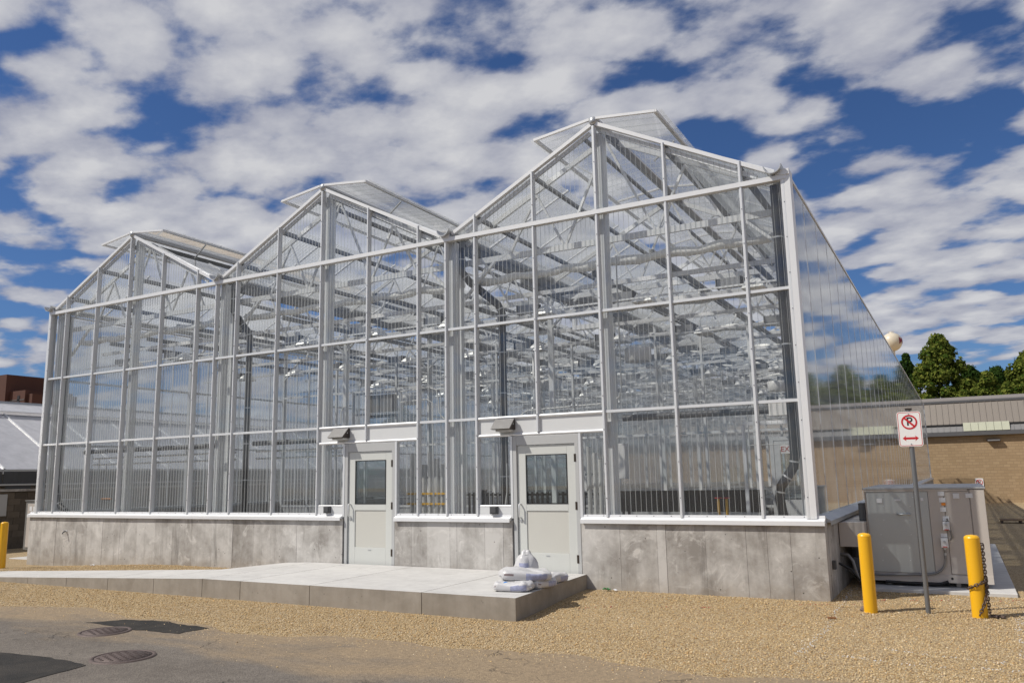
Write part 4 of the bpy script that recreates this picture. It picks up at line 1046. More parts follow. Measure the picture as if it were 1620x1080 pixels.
# duct through the base into the greenhouse, with pipework below it
b = MB().box(XR+0.21-ox, HX0-0.002-ox, 1.25-oy, 3.3-oy, -0.50-oz, -0.13-oz); b.build('duct', 'hvac_beige', hv, bevel=0.006)
hpipe('coolant_pipe', [(XR+0.2, 1.3, -0.62), (18.80, 1.22, -0.62), (18.86, 1.2, -0.70), (18.92, 1.2, -0.98), (19.02, 1.3, -1.02)], 0.024, 'conduit')
hpipe('coolant_pipe', [(XR+0.2, 1.0, -0.72), (18.85, 0.98, -0.80), (18.95, 1.0, -0.95), (19.05, 1.4, -0.97)], 0.018, 'black')
hb('valve_box', 'dark_grey', 18.84, 18.98, 1.30, 1.42, -0.86, -0.66, 0.004)
hb('valve_box', 'dark_grey', XR+0.201, XR+0.25, 0.30, 0.40, -0.74, -0.62, 0.004)
hb('access_strip', 'dark_grey', 18.96, 19.055, 1.60, 1.9, -0.125, 0.14)

# ------------------------------------------------------------------ inside the greenhouse
# cross partition with a glazed door and exit sign
PYW = 8.25
pt = thing('partition_wall', 'glazed white framed partition across the greenhouse inside', 'partition', (0, PYW, -0.925))
b = MB(); zf = 0.925
n = 15; wpart = XR/n
for i in range(n+1): b.box(max(0.12, i*wpart-0.03), min(XR-0.12, i*wpart+0.03), -0.03, 0.03, 0, 5.5)
b.build('partition_post', 'steel_white', pt)
for z in (0.75, 2.6, 4.4):
    MB().box(0.13, XR-0.13, -0.038, -0.031, z-0.03, z+0.03).build('partition_rail', 'steel_white', pt)
DX = (16.36, 17.30)
pm1 = MB().box(0.032, wpart-0.032, -0.008, 0.008, 0.78, 5.45).mesh('partition_pane', ['partition_glass'])
pm2 = MB().box(0.032, wpart-0.032, -0.012, 0.012, 0.0, 0.72).mesh('kick_panel', ['bench_white'])
for i in range(n):
    if not (DX[0]-wpart < i*wpart < DX[1]-0.2): put('partition_pane', pm1, pt, (i*wpart, 0, 0)); put('kick_panel', pm2, pt, (i*wpart, 0, 0))
dd = MB().box(DX[0], DX[0]+0.09, -0.06, 0.05, 0, 2.42).box(DX[1]-0.09, DX[1], -0.06, 0.05, 0, 2.42).box(DX[0]+0.09, DX[1]-0.09, -0.06, 0.05, 2.33, 2.42)
dd.box(DX[0]+0.1, DX[0]+0.24, -0.05, 0.0, 0.02, 2.32).box(DX[1]-0.24, DX[1]-0.1, -0.05, 0.0, 0.02, 2.32).box(DX[0]+0.24, DX[1]-0.24, -0.05, 0.0, 2.1, 2.32).box(DX[0]+0.24, DX[1]-0.24, -0.05, 0.0, 0.02, 0.9)
pd = dd.build('partition_door', 'white_panel', pt)
MB().box(DX[0]+0.245, DX[1]-0.245, -0.03, -0.02, 0.905, 2.095).build('window_pane', 'door_glass', pd)
ex = onY(1247, 710, PYW-0.7); t = thing('exit_sign', 'white exit sign with red letters hanging near the inner door', 'exit sign', (ex.x, PYW-0.7, ex.z))
MB().box(-0.17, 0.17, 0.0, 0.05, -0.10, 0.10).build('sign_body', 'sign_white', t)
put('lettering', text_mesh('exit_text', 'EXIT', 0.17, 'exit_letters', 0.001), t, (0, -0.003, -0.002), (math.pi/2, 0, 0))
MB().tube([(-0.9, 0.03, 0.12), (0.2, 0.03, 0.12)], 0.012, 6).tube([(-0.9, 0.03, 0.12), (-0.9, 0.03, 1.2)], 0.012, 6).build('conduit', 'pvc', t)
# white square tube frame in the corner room
MB().bar((onY(1176, 684, 3.0).x, 3.0, 1.55), (XR-0.2, 3.0, 1.55), 0.06, 0.07).bar((onY(1176, 684, 3.0).x, 3.0, 1.52), (onY(1176, 684, 3.0).x, 3.0, -0.92), 0.06, 0.06).build('pipe_portal', 'white_metal', gh)
# lengthwise partitions under the valleys
for x in (W, 2*W):
    lp = thing('partition_wall', 'clear lengthwise partition below the %s valley gutter' % ('middle and left gable' if x < W+1 else 'middle and right gable'), 'partition', (x, PYW+0.1, -0.925))
    for k in range(10):
        y0 = k*3.94; MB().box(-0.008, 0.008, y0+0.1, y0+3.80, 0.75, 5.6).build('partition_pane', 'partition_glass', lp)
        MB().box(-0.015, 0.015, y0+0.1, y0+3.80, 0.0, 0.72).build('kick_panel', 'bench_white', lp)
    MB().box(-0.03, 0.03, 0.05, 39.4, 0.722, 0.748).build('partition_rail', 'steel_white', lp)
# benches
bt_ = thing('greenhouse_bench', 'long pale metal greenhouse bench inside behind the partition', 'bench', (0, 0, -0.925), 0, 'benches inside the greenhouse')
MB().box(-1.15, 1.15, 0, 3.3, 0.78, 0.84).build('bench_top', 'bench_white', bt_)
MB().box(-1.2, -1.155, -0.02, 3.32, 0.74, 0.92).box(1.155, 1.2, -0.02, 3.32, 0.74, 0.92).box(-1.155, 1.155, -0.05, -0.005, 0.74, 0.92).box(-1.155, 1.155, 3.305, 3.35, 0.74, 0.92).build('bench_edge', 'galv', bt_)
for x in (-0.9, 0.9):
    for y in (0.3, 3.0): MB().box(x-0.03, x+0.03, y-0.03, y+0.03, 0, 0.78).build('leg', 'galv', bt_)
first = True
for b in range(3):
    for k in range(4):
        for fx in (0.27, 0.73):
            o = bt_ if first else copy_tree(bt_); first = False
            o.location = (b*W+W*fx, 9.3+k*4.6, -0.925)
            o['label'] = 'pale metal bench, %s row behind the partition, %s, %s side' % (ORD[k], BAY[b], 'low greenhouse' if fx < 0.5 else 'air unit')
# dark plastic plant bins on a rail bench before the partition
rbn = thing('rail_bench', 'low pale rail bench holding dark plastic bins inside', 'bench', (12.4, 6.9, -0.925))
MB().box(0, 3.9, 0, 0.9, 0.60, 0.66).build('bench_top', 'bench_white', rbn)
for x in (0.1, 1.9, 3.8):
    for y in (0.08, 0.82): MB().box(x-0.03, x+0.03, y-0.03, y+0.03, 0, 0.6).build('leg', 'bench_white', rbn)
binb = MB().add([(-0.19, -0.28, 0), (0.19, -0.28, 0), (0.19, 0.28, 0), (-0.19, 0.28, 0), (-0.23, -0.32, 0.5), (0.23, -0.32, 0.5), (0.23, 0.32, 0.5), (-0.23, 0.32, 0.5), (-0.2, -0.29, 0.5), (0.2, -0.29, 0.5), (0.2, 0.29, 0.5), (-0.2, 0.29, 0.5), (-0.17, -0.26, 0.03), (0.17, -0.26, 0.03), (0.17, 0.26, 0.03), (-0.17, 0.26, 0.03)],
                [(0, 3, 2, 1), (0, 1, 5, 4), (1, 2, 6, 5), (2, 3, 7, 6), (3, 0, 4, 7), (4, 5, 9, 8), (5, 6, 10, 9), (6, 7, 11, 10), (7, 4, 8, 11), (8, 9, 13, 12), (9, 10, 14, 13), (10, 11, 15, 14), (11, 8, 12, 15), (12, 13, 14, 15)]).mesh('plastic_bin', ['black'])
for i in range(8):
    tag(put('plastic_bin', binb, None, (12.68+i*0.485, 7.35, -0.263)), '%s dark plastic bin on the rail bench, counted from the white cabinet' % ORD[i], 'bin', 'dark bins inside the greenhouse')
# yellow handled pumps by the bench
for i, u in enumerate((1137, 1150)):
    p = onY(u, 800, 6.0); t = thing('hand_valve', 'yellow valve stand before the rail bench, %s the inner exit door' % ('farther from' if i == 0 else 'closer to'), 'valve', (p.x, 6.0, -0.925), 0, 'yellow valve stands inside')
    MB().tube([(0, 0, 0), (0, 0, 1.0)], 0.03, 8).build('stem', 'yellow_band', t); MB().tube([(0.07*math.cos(a), 0.07*math.sin(a), 1.02) for a in [k*math.pi/6 for k in range(12)]], 0.012, 6, closed=True).build('wheel', 'sign_red', t)
# black picket railing
rlx0 = onY(728, 790, 4.6).x; rl = thing('picket_railing', 'low black picket railing inside behind the right hand door', 'railing', (rlx0, 4.6, -0.925))
RLW = 4.4
MB().box(0, RLW, -0.02, 0.02, 1.14, 1.19).build('top_rail', 'black', rl); MB().box(0, RLW, -0.02, 0.02, 0.10, 0.14).build('bottom_rail', 'black', rl)
pk = MB().box(-0.028, 0.028, -0.012, 0.012, 0.0, 1.22).mesh('picket', ['black'])
for i in range(34): put('picket', pk, rl, (0.03+i*0.132, -0.034, 0.0))
MB().box(0.6, 0.72, -0.06, 0.06, 0, 1.28).box(2.9, 3.02, -0.06, 0.06, 0, 1.28).build('post', 'black', rl)
# upright pale tubes with yellow straps near the doors
def tube_rack(u0, u1, Y, n, label, bands):
    xa, xb = onY(u0, 760, Y).x, onY(u1, 760, Y).x
    t = thing('tube_rack', label, 'pipe rack', (xa, Y, -0.925))
    for i in range(n): MB().tube([((xb-xa)*(i+0.5)/n, 0, 0), ((xb-xa)*(i+0.5)/n, 0, 2.1-0.12*(i % 3))], (xb-xa)/n*0.36, 12).build('tube', 'pvc', t)
    for z in bands: MB().box(-0.03, xb-xa+0.03, -(xb-xa)/n*0.42-0.01, -(xb-xa)/n*0.42, z-0.02, z+0.02).build('strap', 'yellow_band', t)
    for z in (0.35, 1.6): MB().box(-0.05, xb-xa+0.05, (xb-xa)/n*0.40, (xb-xa)/n*0.40+0.03, z-0.02, z+0.02).build('rack_rail', 'galv', t)
tube_rack(648, 706, 1.3, 6, 'row of upright pale tubes held by two yellow straps inside the glass', (1.28, 1.08))
tube_rack(928, 956, 1.2, 3, 'three upright pale tubes inside the glass beside the right door', ())
# strut frame with grey electrical cabinets above the left door
uf = thing('strut_frame', 'slotted metal strut frame with grey cabinets above the left door', 'frame', (9.64, 0.55, 1.62))
b = MB()
for x in (0.0, 1.2): b.box(x-0.022, x+0.022, -0.02, 0.02, -2.5 if x == 9 else 0.0, 0.80)
for z in (0.34, 0.76): b.box(0.024, 1.176, -0.02, 0.02, z-0.022, z+0.022)
b.build('strut', 'galv', uf)
b = MB()
for i in range(20): b.box(0.05+i*0.057, 0.075+i*0.057, -0.0225, -0.0205, 0.753, 0.767)
for i in range(20): b.box(0.05+i*0.057, 0.075+i*0.057, -0.0225, -0.0205, 0.333, 0.347)
b.build('slots', 'dark_grey', uf)
for x in (0.35, 0.68): MB().box(x, x+0.29, 0.021, 0.16, 0.27, 0.72).build('cabinet', 'unit_grey', uf, bevel=0.006)
def cond(pts, r=0.013, m='pvc'): MB().tube(pts, r, 8).build('conduit', m, gh)
cond([(9.35, 0.5, 1.8), (9.35, 0.5, 2.05), (9.42, 0.5, 2.14), (9.62, 0.5, 2.16)])
cond([(10.86, 0.5, 2.36), (11.55, 0.5, 2.40), (11.72, 0.5, 2.34), (11.76, 0.5, 2.2), (11.78, 0.5, 1.9), (11.88, 0.5, 1.78), (12.2, 0.5, 1.8)])
cond([(10.86, 0.5, 2.15), (11.5, 0.5, 2.17), (11.62, 0.5, 2.1), (11.64, 0.5, 1.0), (11.66, 0.5, 0.1)])
cond([(13.6, 0.4, 1.74), (13.75, 0.4, 1.82), (15.35, 0.4, 1.86), (15.5, 0.4, 1.95), (15.55, 0.4, 2.1), (15.55, 0.4, 4.4)])
cond([(9.62, 0.4, 1.0), (9.62, 0.4, 0.6), (9.75, 0.4, 0.2), (9.8, 0.4, -0.3)])
cond([(13.30, 0.4, 0.9), (13.30, 0.4, 0.4), (13.24, 0.4, 0.05), (13.22, 0.4, -0.4)])
# screen rollers behind the lower row and pale pipe pairs
def roller(x0, x1, z, Y, motor=None):
    o = MB().tube([(x0, Y, z), (x1, Y, z)], 0.055, 10).build('screen_roller', 'dark_grey', gh)
    if motor: MB().box(motor[0], motor[1], Y-0.08, Y+0.08, z-0.09, z+0.10).build('roller_motor', 'sign_white', o)
roller(15.5, 17.9, 1.60, 0.55, (17.92, 18.36))
roller(0.55, W-0.3, 1.50, 0.75); roller(W+0.45, 9.0, 1.50, 0.75)
for z in (1.33, 1.17):
    MB().tube([(0.7, 0.9, z), (5.9, 0.9, z)], 0.022, 8).build('heating_pipe', 'pvc', gh)
    MB().tube([(W+0.4, 0.9, z), (9.1, 0.9, z)], 0.022, 8).build('heating_pipe', 'pvc', gh)
MB().tube([(0.95, 0.9, 1.31), (0.95, 0.9, 0.3), (1.3, 0.9, 0.28)], 0.016, 8).tube([(1.25, 0.9, 1.15), (1.25, 0.9, 0.55)], 0.014, 8).build('heating_pipe', 'galv', gh)
MB().tube([(1.15, 0.88, 0.30), (1.55, 0.88, 0.30)], 0.025, 8).build('brass_valve', 'copper', gh)
# white cable box near the upper corner of the right door bay
MB().box(14.72, 15.36, 0.3, 0.36, 3.16, 3.24).box(14.72, 14.80, 0.3, 0.36, 3.24, 3.36).build('cable_tray', 'white_metal', gh)
# circulation fans and lamps hanging in the bays
fan = thing('circulation_fan', 'pale drum shaped circulation fan hanging in the greenhouse', 'fan', (0, 0, 0), 0, 'circulation fans hanging in the bays')
MB().lathe([(0.30, -0.16), (0.31, -0.15), (0.31, 0.15), (0.30, 0.16), (0.285, 0.15), (0.285, -0.15), (0.30, -0.16)], 24).build('drum', 'sign_white', fan)
MB().lathe([(0.0, -0.05), (0.07, -0.05), (0.07, 0.05), (0.0, 0.05)], 12).build('motor', 'dark_grey', fan)
for k in range(3):
    a = k*2.094; MB().bar((0.07*math.cos(a), 0.07*math.sin(a), 0), (0.27*math.cos(a), 0.27*math.sin(a), 0), 0.10, 0.012, (0.4, 0.4, 1)).build('blade', 'dark_grey', fan)
MB().tube([(0.2, 0, 0.15), (0, 0, 0.75)], 0.006, 6).tube([(-0.2, 0, 0.15), (0, 0, 0.75)], 0.006, 6).build('hanger', 'galv', fan)
first = True
FANS = ((2, 5.5, 0.28), (2, 15, 0.5), (1, 10, 0.55), (0, 11, 0.55), (1, 20, 0.45), (2, 25, 0.6))
for b, y, fx in FANS:
    o = fan if first else copy_tree(fan); first = False; o.location = (b*W+W*fx, y, 3.42)
    o['label'] = 'pale drum fan hanging under the %s, %s from the front' % (BAY[b], ORD[[q[1] for q in FANS if q[0] == b].index(y)])
lamp = thing('grow_light', 'grow light with grey ballast and bright reflector hung from a rail', 'grow light', (0, 0, 0), 0, 'grow lights hanging in rows inside the greenhouse')
MB().box(-0.34, 0.06, -0.09, 0.09, -0.06, 0.09).build('ballast', 'ballast', lamp)
MB().box(-0.365, -0.342, -0.10, 0.10, -0.07, 0.10).box(0.062, 0.085, -0.10, 0.10, -0.07, 0.10).build('end_cap', 'black', lamp)
v = []
for j in range(5):
    k = j/4; hw = 0.06+0.15*k**0.7; hl_ = 0.08+0.11*k**0.7; z = 0.04-0.19*k
    v += [(0.28-hl_, -hw, z), (0.28+hl_, -hw, z), (0.28+hl_, hw, z), (0.28-hl_, hw, z)]
MB().add(v, [(0, 1, 2, 3)]+[(j*4+i, j*4+(i+1) % 4, (j+1)*4+(i+1) % 4, (j+1)*4+i) for j in range(4) for i in range(4)]).build('reflector', 'reflector', lamp)
MB().tube([(-0.14, 0, 0.09), (-0.14, 0, 0.28)], 0.008, 6).build('hanger', 'galv', lamp)
first = True
for b in range(3):
    for k in range(12):
        for fx in (0.18, 0.5, 0.82):
            if k > 7 and fx == 0.5: continue
            o = lamp if first else copy_tree(lamp); first = False
            o.location = (b*W+W*fx, 1.42+3.94*k, 3.88)
            o['label'] = 'grow light, %s rail from the front, %s, %s' % (ORD[k], BAY[b], {0.18: 'low greenhouse side', 0.5: 'under the ridge', 0.82: 'air unit side'}[fx])
# unit heater / white cabinets
for x, y, lbl in ((12.55, 7.6, 'white control cabinet on the inner partition post'),):
    MBx = MB().box(-0.3, 0.3, -0.12, 0.12, -0.45, 0.45); o = MBx.build('control_cabinet', 'sign_white', None, bevel=0.01); o.location = (x, y, 1.0); tag(o, lbl, 'cabinet')
    MB().box(-0.02, 0.02, -0.14, -0.121, -0.08, 0.08).build('latch', 'dark_grey', o)

# ------------------------------------------------------------------ tan block building behind
BYB = 55.0; GB = gz(22, BYB)
tb_ = thing('block_building', 'tan block building with a brown standing seam metal roof', 'building', (25, BYB, GB))
def T(x, y, z): return (x-25, y-BYB, z-GB)
ZW = 2.92; ZB1, ZR0, ZR1 = 3.02, 3.80, 5.36
b = MB(); v0 = T(-6, BYB, GB-0.5); v1 = T(90, BYB+14, ZW); b.box(v0[0], v1[0], v0[1], v1[1], v0[2], v1[2]); b.build('wall', 'tan_block', tb_)
b = MB(); b.box(T(-6.2, 0, 0)[0], T(90.2, 0, 0)[0], -0.30, 14.0, ZW-GB+0.002, ZW-GB+0.30); b.build('fascia', 'fascia', tb_)
b = MB(); b.prism([(-0.25, ZW-GB+0.302), (0.15, ZR0-GB-0.05), (0.9, ZR0-GB-0.05), (0.9, ZW-GB+0.302)], T(-6.2, 0, 0)[0], T(90.2, 0, 0)[0], 'X'); b.build('lower_roof', 'roof_metal_low', tb_)
b = MB(); b.prism([(0.10, ZR0-GB), (0.9, ZR1-GB+0.1), (7.0, ZR1-GB+0.9), (14, ZR0-GB), (14, ZR0-GB-0.1), (0.10, ZR0-GB-0.04)], T(-6.2, 0, 0)[0], T(90.2, 0, 0)[0], 'X'); rf_ = b.build('roof', 'roof_metal', tb_)
smesh = MB().bar((0, 0.095, ZR0-GB), (0, 0.895, ZR1-GB+0.1), 0.035, 0.05, (0, -1, 0.3)).mesh('roof_seam', ['roof_metal'])
smesh2 = MB().bar((0, -0.25, ZW-GB+0.31), (0, 0.14, ZR0-GB-0.06), 0.03, 0.04, (0, -1, 0.3)).mesh('lower_seam', ['roof_metal_low'])
for i in range(60):
    x = T(12.0, 0, 0)[0]+i*0.40; put('roof_seam', smesh, rf_, (x, 0, 0)); put('lower_seam', smesh2, rf_, (x, 0, 0))
MB().box(T(-6.2, 0, 0)[0], T(90.2, 0, 0)[0], 0.02, 0.10, ZR0-GB-0.16, ZR0-GB-0.045).build('drip_edge', 'black', tb_)
MB().box(T(-6.2, 0, 0)[0], T(90.2, 0, 0)[0], 0.80, 1.0, ZR1-GB+0.04, ZR1-GB+0.20).build('ridge_flashing', 'fascia', tb_)
sxa, sxb = onY(1524, 676, BYB).x, onY(1598, 676, BYB).x
for i in range(6):
    xa = sxa+(sxb-sxa)*i/6; m = MB()
    m.add([T(xa, BYB-0.32, ZW+0.32), T(xa+(sxb-sxa)/6-0.02, BYB-0.32, ZW+0.32), T(xa+(sxb-sxa)/6-0.02, BYB+0.02, ZR0+0.06), T(xa, BYB+0.02, ZR0+0.06), T(xa, BYB-0.27, ZW+0.305), T(xa+(sxb-sxa)/6-0.02, BYB-0.27, ZW+0.305), T(xa+(sxb-sxa)/6-0.02, BYB+0.08, ZR0+0.06), T(xa, BYB+0.08, ZR0+0.06)],
          [(0, 1, 2, 3), (7, 6, 5, 4), (0, 4, 5, 1), (1, 5, 6, 2), (2, 6, 7, 3), (3, 7, 4, 0)]); m.build('skylight_panel', 'skylight', tb_)
p = onY(1572, 695, BYB-0.1); t = thing('wall_light', 'dark box light high on the tan block wall', 'wall light', (p.x, BYB-0.002, p.z))
MB().box(-0.42, 0.42, -0.30, 0, -0.10, 0.06).build('housing', 'bronze', t); MB().box(-0.38, 0.38, -0.31, -0.301, -0.09, 0.0).build('lens', 'fixture_front', t)
p = onY(1549.5, 763, BYB-0.1); t = thing('no_parking_sign', 'small no parking sign fixed to the tan block wall', 'sign', (p.x, BYB-0.02, p.z))
sign_face(t, 0.0, 0.52, 0.62, -0.03, False)
# pallet lying on the gravel behind the unit
pp = onZ(1604, 828, gz(22, 22)); t = thing('wooden_pallet', 'dark wooden pallet lying on the gravel behind the air unit', 'pallet', (pp.x+0.2, pp.y, gz(pp.x, pp.y)))
for i in range(7): MB().box(-0.6, 0.6, -0.5+i*0.155, -0.40+i*0.155, 0.10, 0.125).build('board', 'wood', t)
for x in (-0.58, -0.03, 0.52): MB().box(x, x+0.06, -0.5, 0.53, 0.0, 0.099).build('runner', 'wood_dark', t)

# ------------------------------------------------------------------ trees
def tree(x, y, h, rw, label, seed, leaf='leaf', n=9000, size=0.34, squash=1.0, group='trees behind the block building'):
    r = np.random.default_rng(seed); g = gz(x, min(y, 60))
    t = thing('tree', label, 'tree', (x, y, g), 0, group)
    hb_ = h*0.20
    tr = MB().tube([(0, 0, -0.4), (0.1, 0, h*0.2), (-0.1, 0.1, h*0.5), (0, 0, h*0.8)], [h*0.028, h*0.024, h*0.015, h*0.004], 10)
    for k in range(9):
        a = r.uniform(0, 6.28); z = h*r.uniform(0.22, 0.6); l = rw*r.uniform(0.4, 0.8)
        tr.tube([(0, 0, z), (l*0.5*math.cos(a), l*0.5*math.sin(a), z+l*0.35), (l*math.cos(a), l*math.sin(a), z+l*0.6)], [h*0.011, h*0.007, h*0.002], 6)
    tr.build('trunk', 'bark', t)
    # crown: clumps over an uneven dome, leaves on each clump's outside
    nc = 190; C = []; n = int(n*1.7); size = size*1.15
    while len(C) < nc:
        z = r.uniform(0, 1); w = (math.sin(math.pi*min(1, (z*0.93+0.10)))**0.62)*(1-0.25*z)
        a = r.uniform(0, 6.28); q = math.sqrt(r.uniform(0.15, 1))
        C.append((rw*w*q*math.cos(a), rw*w*q*math.sin(a), hb_+(h-hb_)*z*0.96))
    C = np.array(C); cr_ = r.uniform(0.15, 0.26, nc)*rw
    which = r.integers(0, nc, n); d = r.normal(0, 1, (n, 3)); d /= np.linalg.norm(d, axis=1)[:, None]; d[:, 2] = d[:, 2]*0.8+0.12
    P = C[which]+d*(cr_[which]*r.uniform(0.55, 1.08, n)**0.5)[:, None]
    nrm = d+r.normal(0, 0.45, (n, 3)); nrm /= np.linalg.norm(nrm, axis=1)[:, None]
    up = r.normal(0, 1, (n, 3)); a_ = np.cross(nrm, up); a_ /= np.linalg.norm(a_, axis=1)[:, None]; b_ = np.cross(nrm, a_)
    s = size*r.uniform(0.6, 1.25, n)[:, None]
    V = np.stack([P-a_*s*0.5, P-b_*s*0.32+nrm*s*0.08, P+a_*s*0.5, P+b_*s*0.32+nrm*s*0.08], 1).reshape(-1, 3)
    me = bpy.data.meshes.new('crown'); me.from_pydata(V.tolist(), [], [(4*i, 4*i+1, 4*i+2, 4*i+3) for i in range(n)]); me.materials.append(M[leaf]); put('crown', me, t)
def tree_px(u, vtop, Y, rpx, label, seed, **k):
    p = onY(u, vtop, Y); k_ = (p-CAM).dot(FWD)/F
    tree(p.x, Y, p.z-gz(p.x, 60), rpx*k_*1.12, label, seed, **k)
tree_px(1482, 530, 88, 47, 'big round dense green tree rising beside the far greenhouse corner', 3, n=15000)
tree_px(1560, 588, 84, 34, 'small light green tree between the big round tree and the tall one', 5, n=9000)
tree_px(1625, 556, 90, 50, 'tall wide green tree at the end of the block roof', 8, n=14000)
tree_px(1523, 615, 80, 26, 'low yellowish green tree just above the roof ridge', 12, n=7000)
tree_px(1592, 606, 80, 28, 'low bushy tree in front of the tall wide one', 15, n=7000)
tree_px(1532, 578, 120, 40, 'dark tree standing far behind the roof', 19, leaf='leaf_dark', n=8000)
tree_px(1575, 580, 125, 44, 'dark tree far behind the small light green one', 21, leaf='leaf_dark', n=8000)
tree_px(1432, 556, 110, 22, 'slim dark tree beside the far water tower', 23, leaf='leaf_dark', n=6000)
tree_px(1700, 560, 95, 50, 'broad green tree beyond the block building end', 27, n=6000)
for i, (x, y, h) in enumerate(((2, 92, 11), (-10, 90, 12), (9, 96, 12), (-22, 88, 13), (-60, 96, 13))):
    tree(x, y, h+1, 5.5, 'dark tree behind the greenhouse end, %s from the block building' % ORD[[2, 3, 1, 4, 5].index(i+1) if False else {0: 1, 1: 2, 2: 0, 3: 3, 4: 4}[i]], 40+i, leaf='leaf_dark', n=3500, size=0.5, group='trees behind the greenhouse end')

# ------------------------------------------------------------------ water tower
p = onY(1411, 541, 420); k_ = (p-CAM).dot(FWD)/F; R_ = 15.0*k_
gw = gz(p.x, 60)
wt = thing('water_tower', 'cream ball shaped water tower far behind the trees', 'water tower', (p.x, 420, gw))
zc = p.z-gw
MB().lathe([(R_*math.sin(a), zc-R_*math.cos(a)) for a in [math.pi*k/24 for k in range(2, 25)]]+[(0.0, zc+R_)], 40).build('tank', 'tank_cream', wt)
MB().lathe([(R_*0.65, 0), (R_*0.30, zc*0.2), (R_*0.22, zc*0.4), (R_*0.22, zc-R_*0.97)], 24).build('stem', 'tank_cream', wt)
MB().lathe([(R_*0.16, zc+R_*0.985), (R_*0.16, zc+R_*1.06), (0, zc+R_*1.08)], 16).tube([(R_*0.3*math.cos(k*math.pi/6), R_*0.3*math.sin(k*math.pi/6), zc+R_*1.1) for k in range(12)], 0.08, 5, closed=True).build('roof_hatch', 'tank_cream', wt)
def tank_letter():
    me = text_mesh('tank_letter', 'M', R_*0.95, 'maroon', 0.02)
    bm = bmesh.new(); bm.from_mesh(me); bmesh.ops.triangulate(bm, faces=bm.faces); bmesh.ops.subdivide_edges(bm, edges=bm.edges, cuts=3)
    az = math.radians(-24)       # the mark faces right of the viewer, wrapped on the tank
    for v in bm.verts:
        th = az+v.co.x/R_; ph = v.co.y/R_
        rr = R_+0.12+v.co.z
        v.co = Vector((rr*math.cos(th)*math.cos(ph), rr*math.sin(th)*math.cos(ph), zc+rr*math.sin(ph)))
    bm.to_mesh(me); bm.free(); put('letter', me, wt)
tank_letter()

# ------------------------------------------------------------------ left: old low greenhouse, condenser, brick tower
ng = thing('low_greenhouse', 'old low greenhouse with milky roof on a dark block wall', 'greenhouse', (-6, 0, -1.3))
def Q(x, y, z): return (x+6, y, z+1.3)
NY0, NY1 = -14, 44; XE, XRD, ZEV, ZRD = -6.0, -11.0, 1.16, 3.74
MB().box(*[Q(-6.2, 0, 0)[0], Q(-6.0, 0, 0)[0]], NY0, NY1, -0.4, Q(0, 0, 0.50)[2]).build('block_wall', 'dark_block', ng)
bwall = [c for c in bpy.data.objects if c.name.startswith('block_wall') and c.parent == ng][0]
for nm_ in ('block_a', 'block_b', 'block_c'):
    kk = {'block_a': 1.0, 'block_b': 0.75, 'block_c': 1.3}[nm_]; simple(nm_, (0.115*kk, 0.095*kk, 0.072*kk), 0.9, 0.0, 0.25, 6, bump=0.4, bscale=40)
bms = [MB().box(0.0, 0.012, 0.006, 0.394, 0.006, 0.194).mesh('block', [q]) for q in ('block_a', 'block_b', 'block_c')]
for j in range(9):
    for i in range(24):
        put('block', bms[random.choice((0, 0, 1, 2))], bwall, (0.001+random.uniform(0, 0.003), -0.4+i*0.4+(0.2 if j % 2 else 0), -0.02+j*0.2))
MB().box(Q(-6.25, 0, 0)[0], Q(-5.93, 0, 0)[0], NY0, NY1, Q(0, 0, 0.502)[2], Q(0, 0, 0.58)[2]).build('wall_cap', 'concrete', ng)
MB().box(Q(-6.12, 0, 0)[0], Q(-5.97, 0, 0)[0], NY0, NY1, Q(0, 0, 0.69)[2], Q(0, 0, 0.74)[2]).build('glazing_rail', 'galv', ng)
MB().box(Q(-6.14, 0, 0)[0], Q(-5.95, 0, 0)[0], NY0, NY1, ZEV+1.3-0.03, ZEV+1.3+0.03).build('eave_rail', 'galv', ng)
nsl = math.atan2(ZRD-ZEV, XE-XRD); nw = 2.05
NSL = (XE-XRD)/math.cos(nsl)
rm = MB().box(0, NSL*0.80, 0.012, nw-0.012, 0, 0.012).mesh('roof_pane', ['old_roof'])
rv_ = MB().box(0, NSL*0.21, 0.012, nw-0.012, 0, 0.012).mesh('vent_pane', ['old_roof'])
rl_ = MB().box(0, NSL*0.8, -0.02, 0.02, -0.01, 0.05).mesh('roof_bar', ['white_metal'])
wp_ = MB().box(-0.006, 0.006, 0.012, nw-0.012, 0, ZEV-0.74-0.03).mesh('wall_pane', ['old_side'])
lv_ = MB().box(-0.012, 0.0, 0.10, 0.9, 0, 0.10).mesh('louvre', ['dark_grey'])
for i in range(int((NY1-NY0)/nw)):
    y = NY0+i*nw
    for s in (0, 1):
        if s == 0: mm = Matrix.Translation(Q(XE, y, ZEV+0.03)) @ Matrix.Rotation(math.pi, 4, 'Z') @ Matrix.Rotation(-nsl, 4, 'Y') @ Matrix.Translation((0, -nw, 0))
        else: mm = Matrix.Translation(Q(2*XRD-XE, y, ZEV+0.03)) @ Matrix.Rotation(-nsl, 4, 'Y')
        put('roof_pane', rm, ng).matrix_local = mm
        put('roof_bar', rl_, ng).matrix_local = mm @ Matrix.Translation((0, nw if s == 0 else 0, 0.0))
    top = Matrix.Translation(Q(XRD+0.05, y, ZRD+0.02)) @ Matrix.Rotation(nsl*0.72, 4, 'Y')
    put('vent_pane', rv_, ng).matrix_local = top
    top2 = Matrix.Translation(Q(XRD-0.05, y+nw, ZRD+0.02)) @ Matrix.Rotation(math.pi, 4, 'Z') @ Matrix.Rotation(nsl*0.72, 4, 'Y')
    put('vent_pane', rv_, ng).matrix_local = top2
    put('wall_pane', wp_, ng, Q(-6.03, y, 0.74))
    put('louvre', lv_, ng, Q(-6.02, y, 0.583)); put('louvre', lv_, ng, Q(-6.02, y+1.0, 0.583))
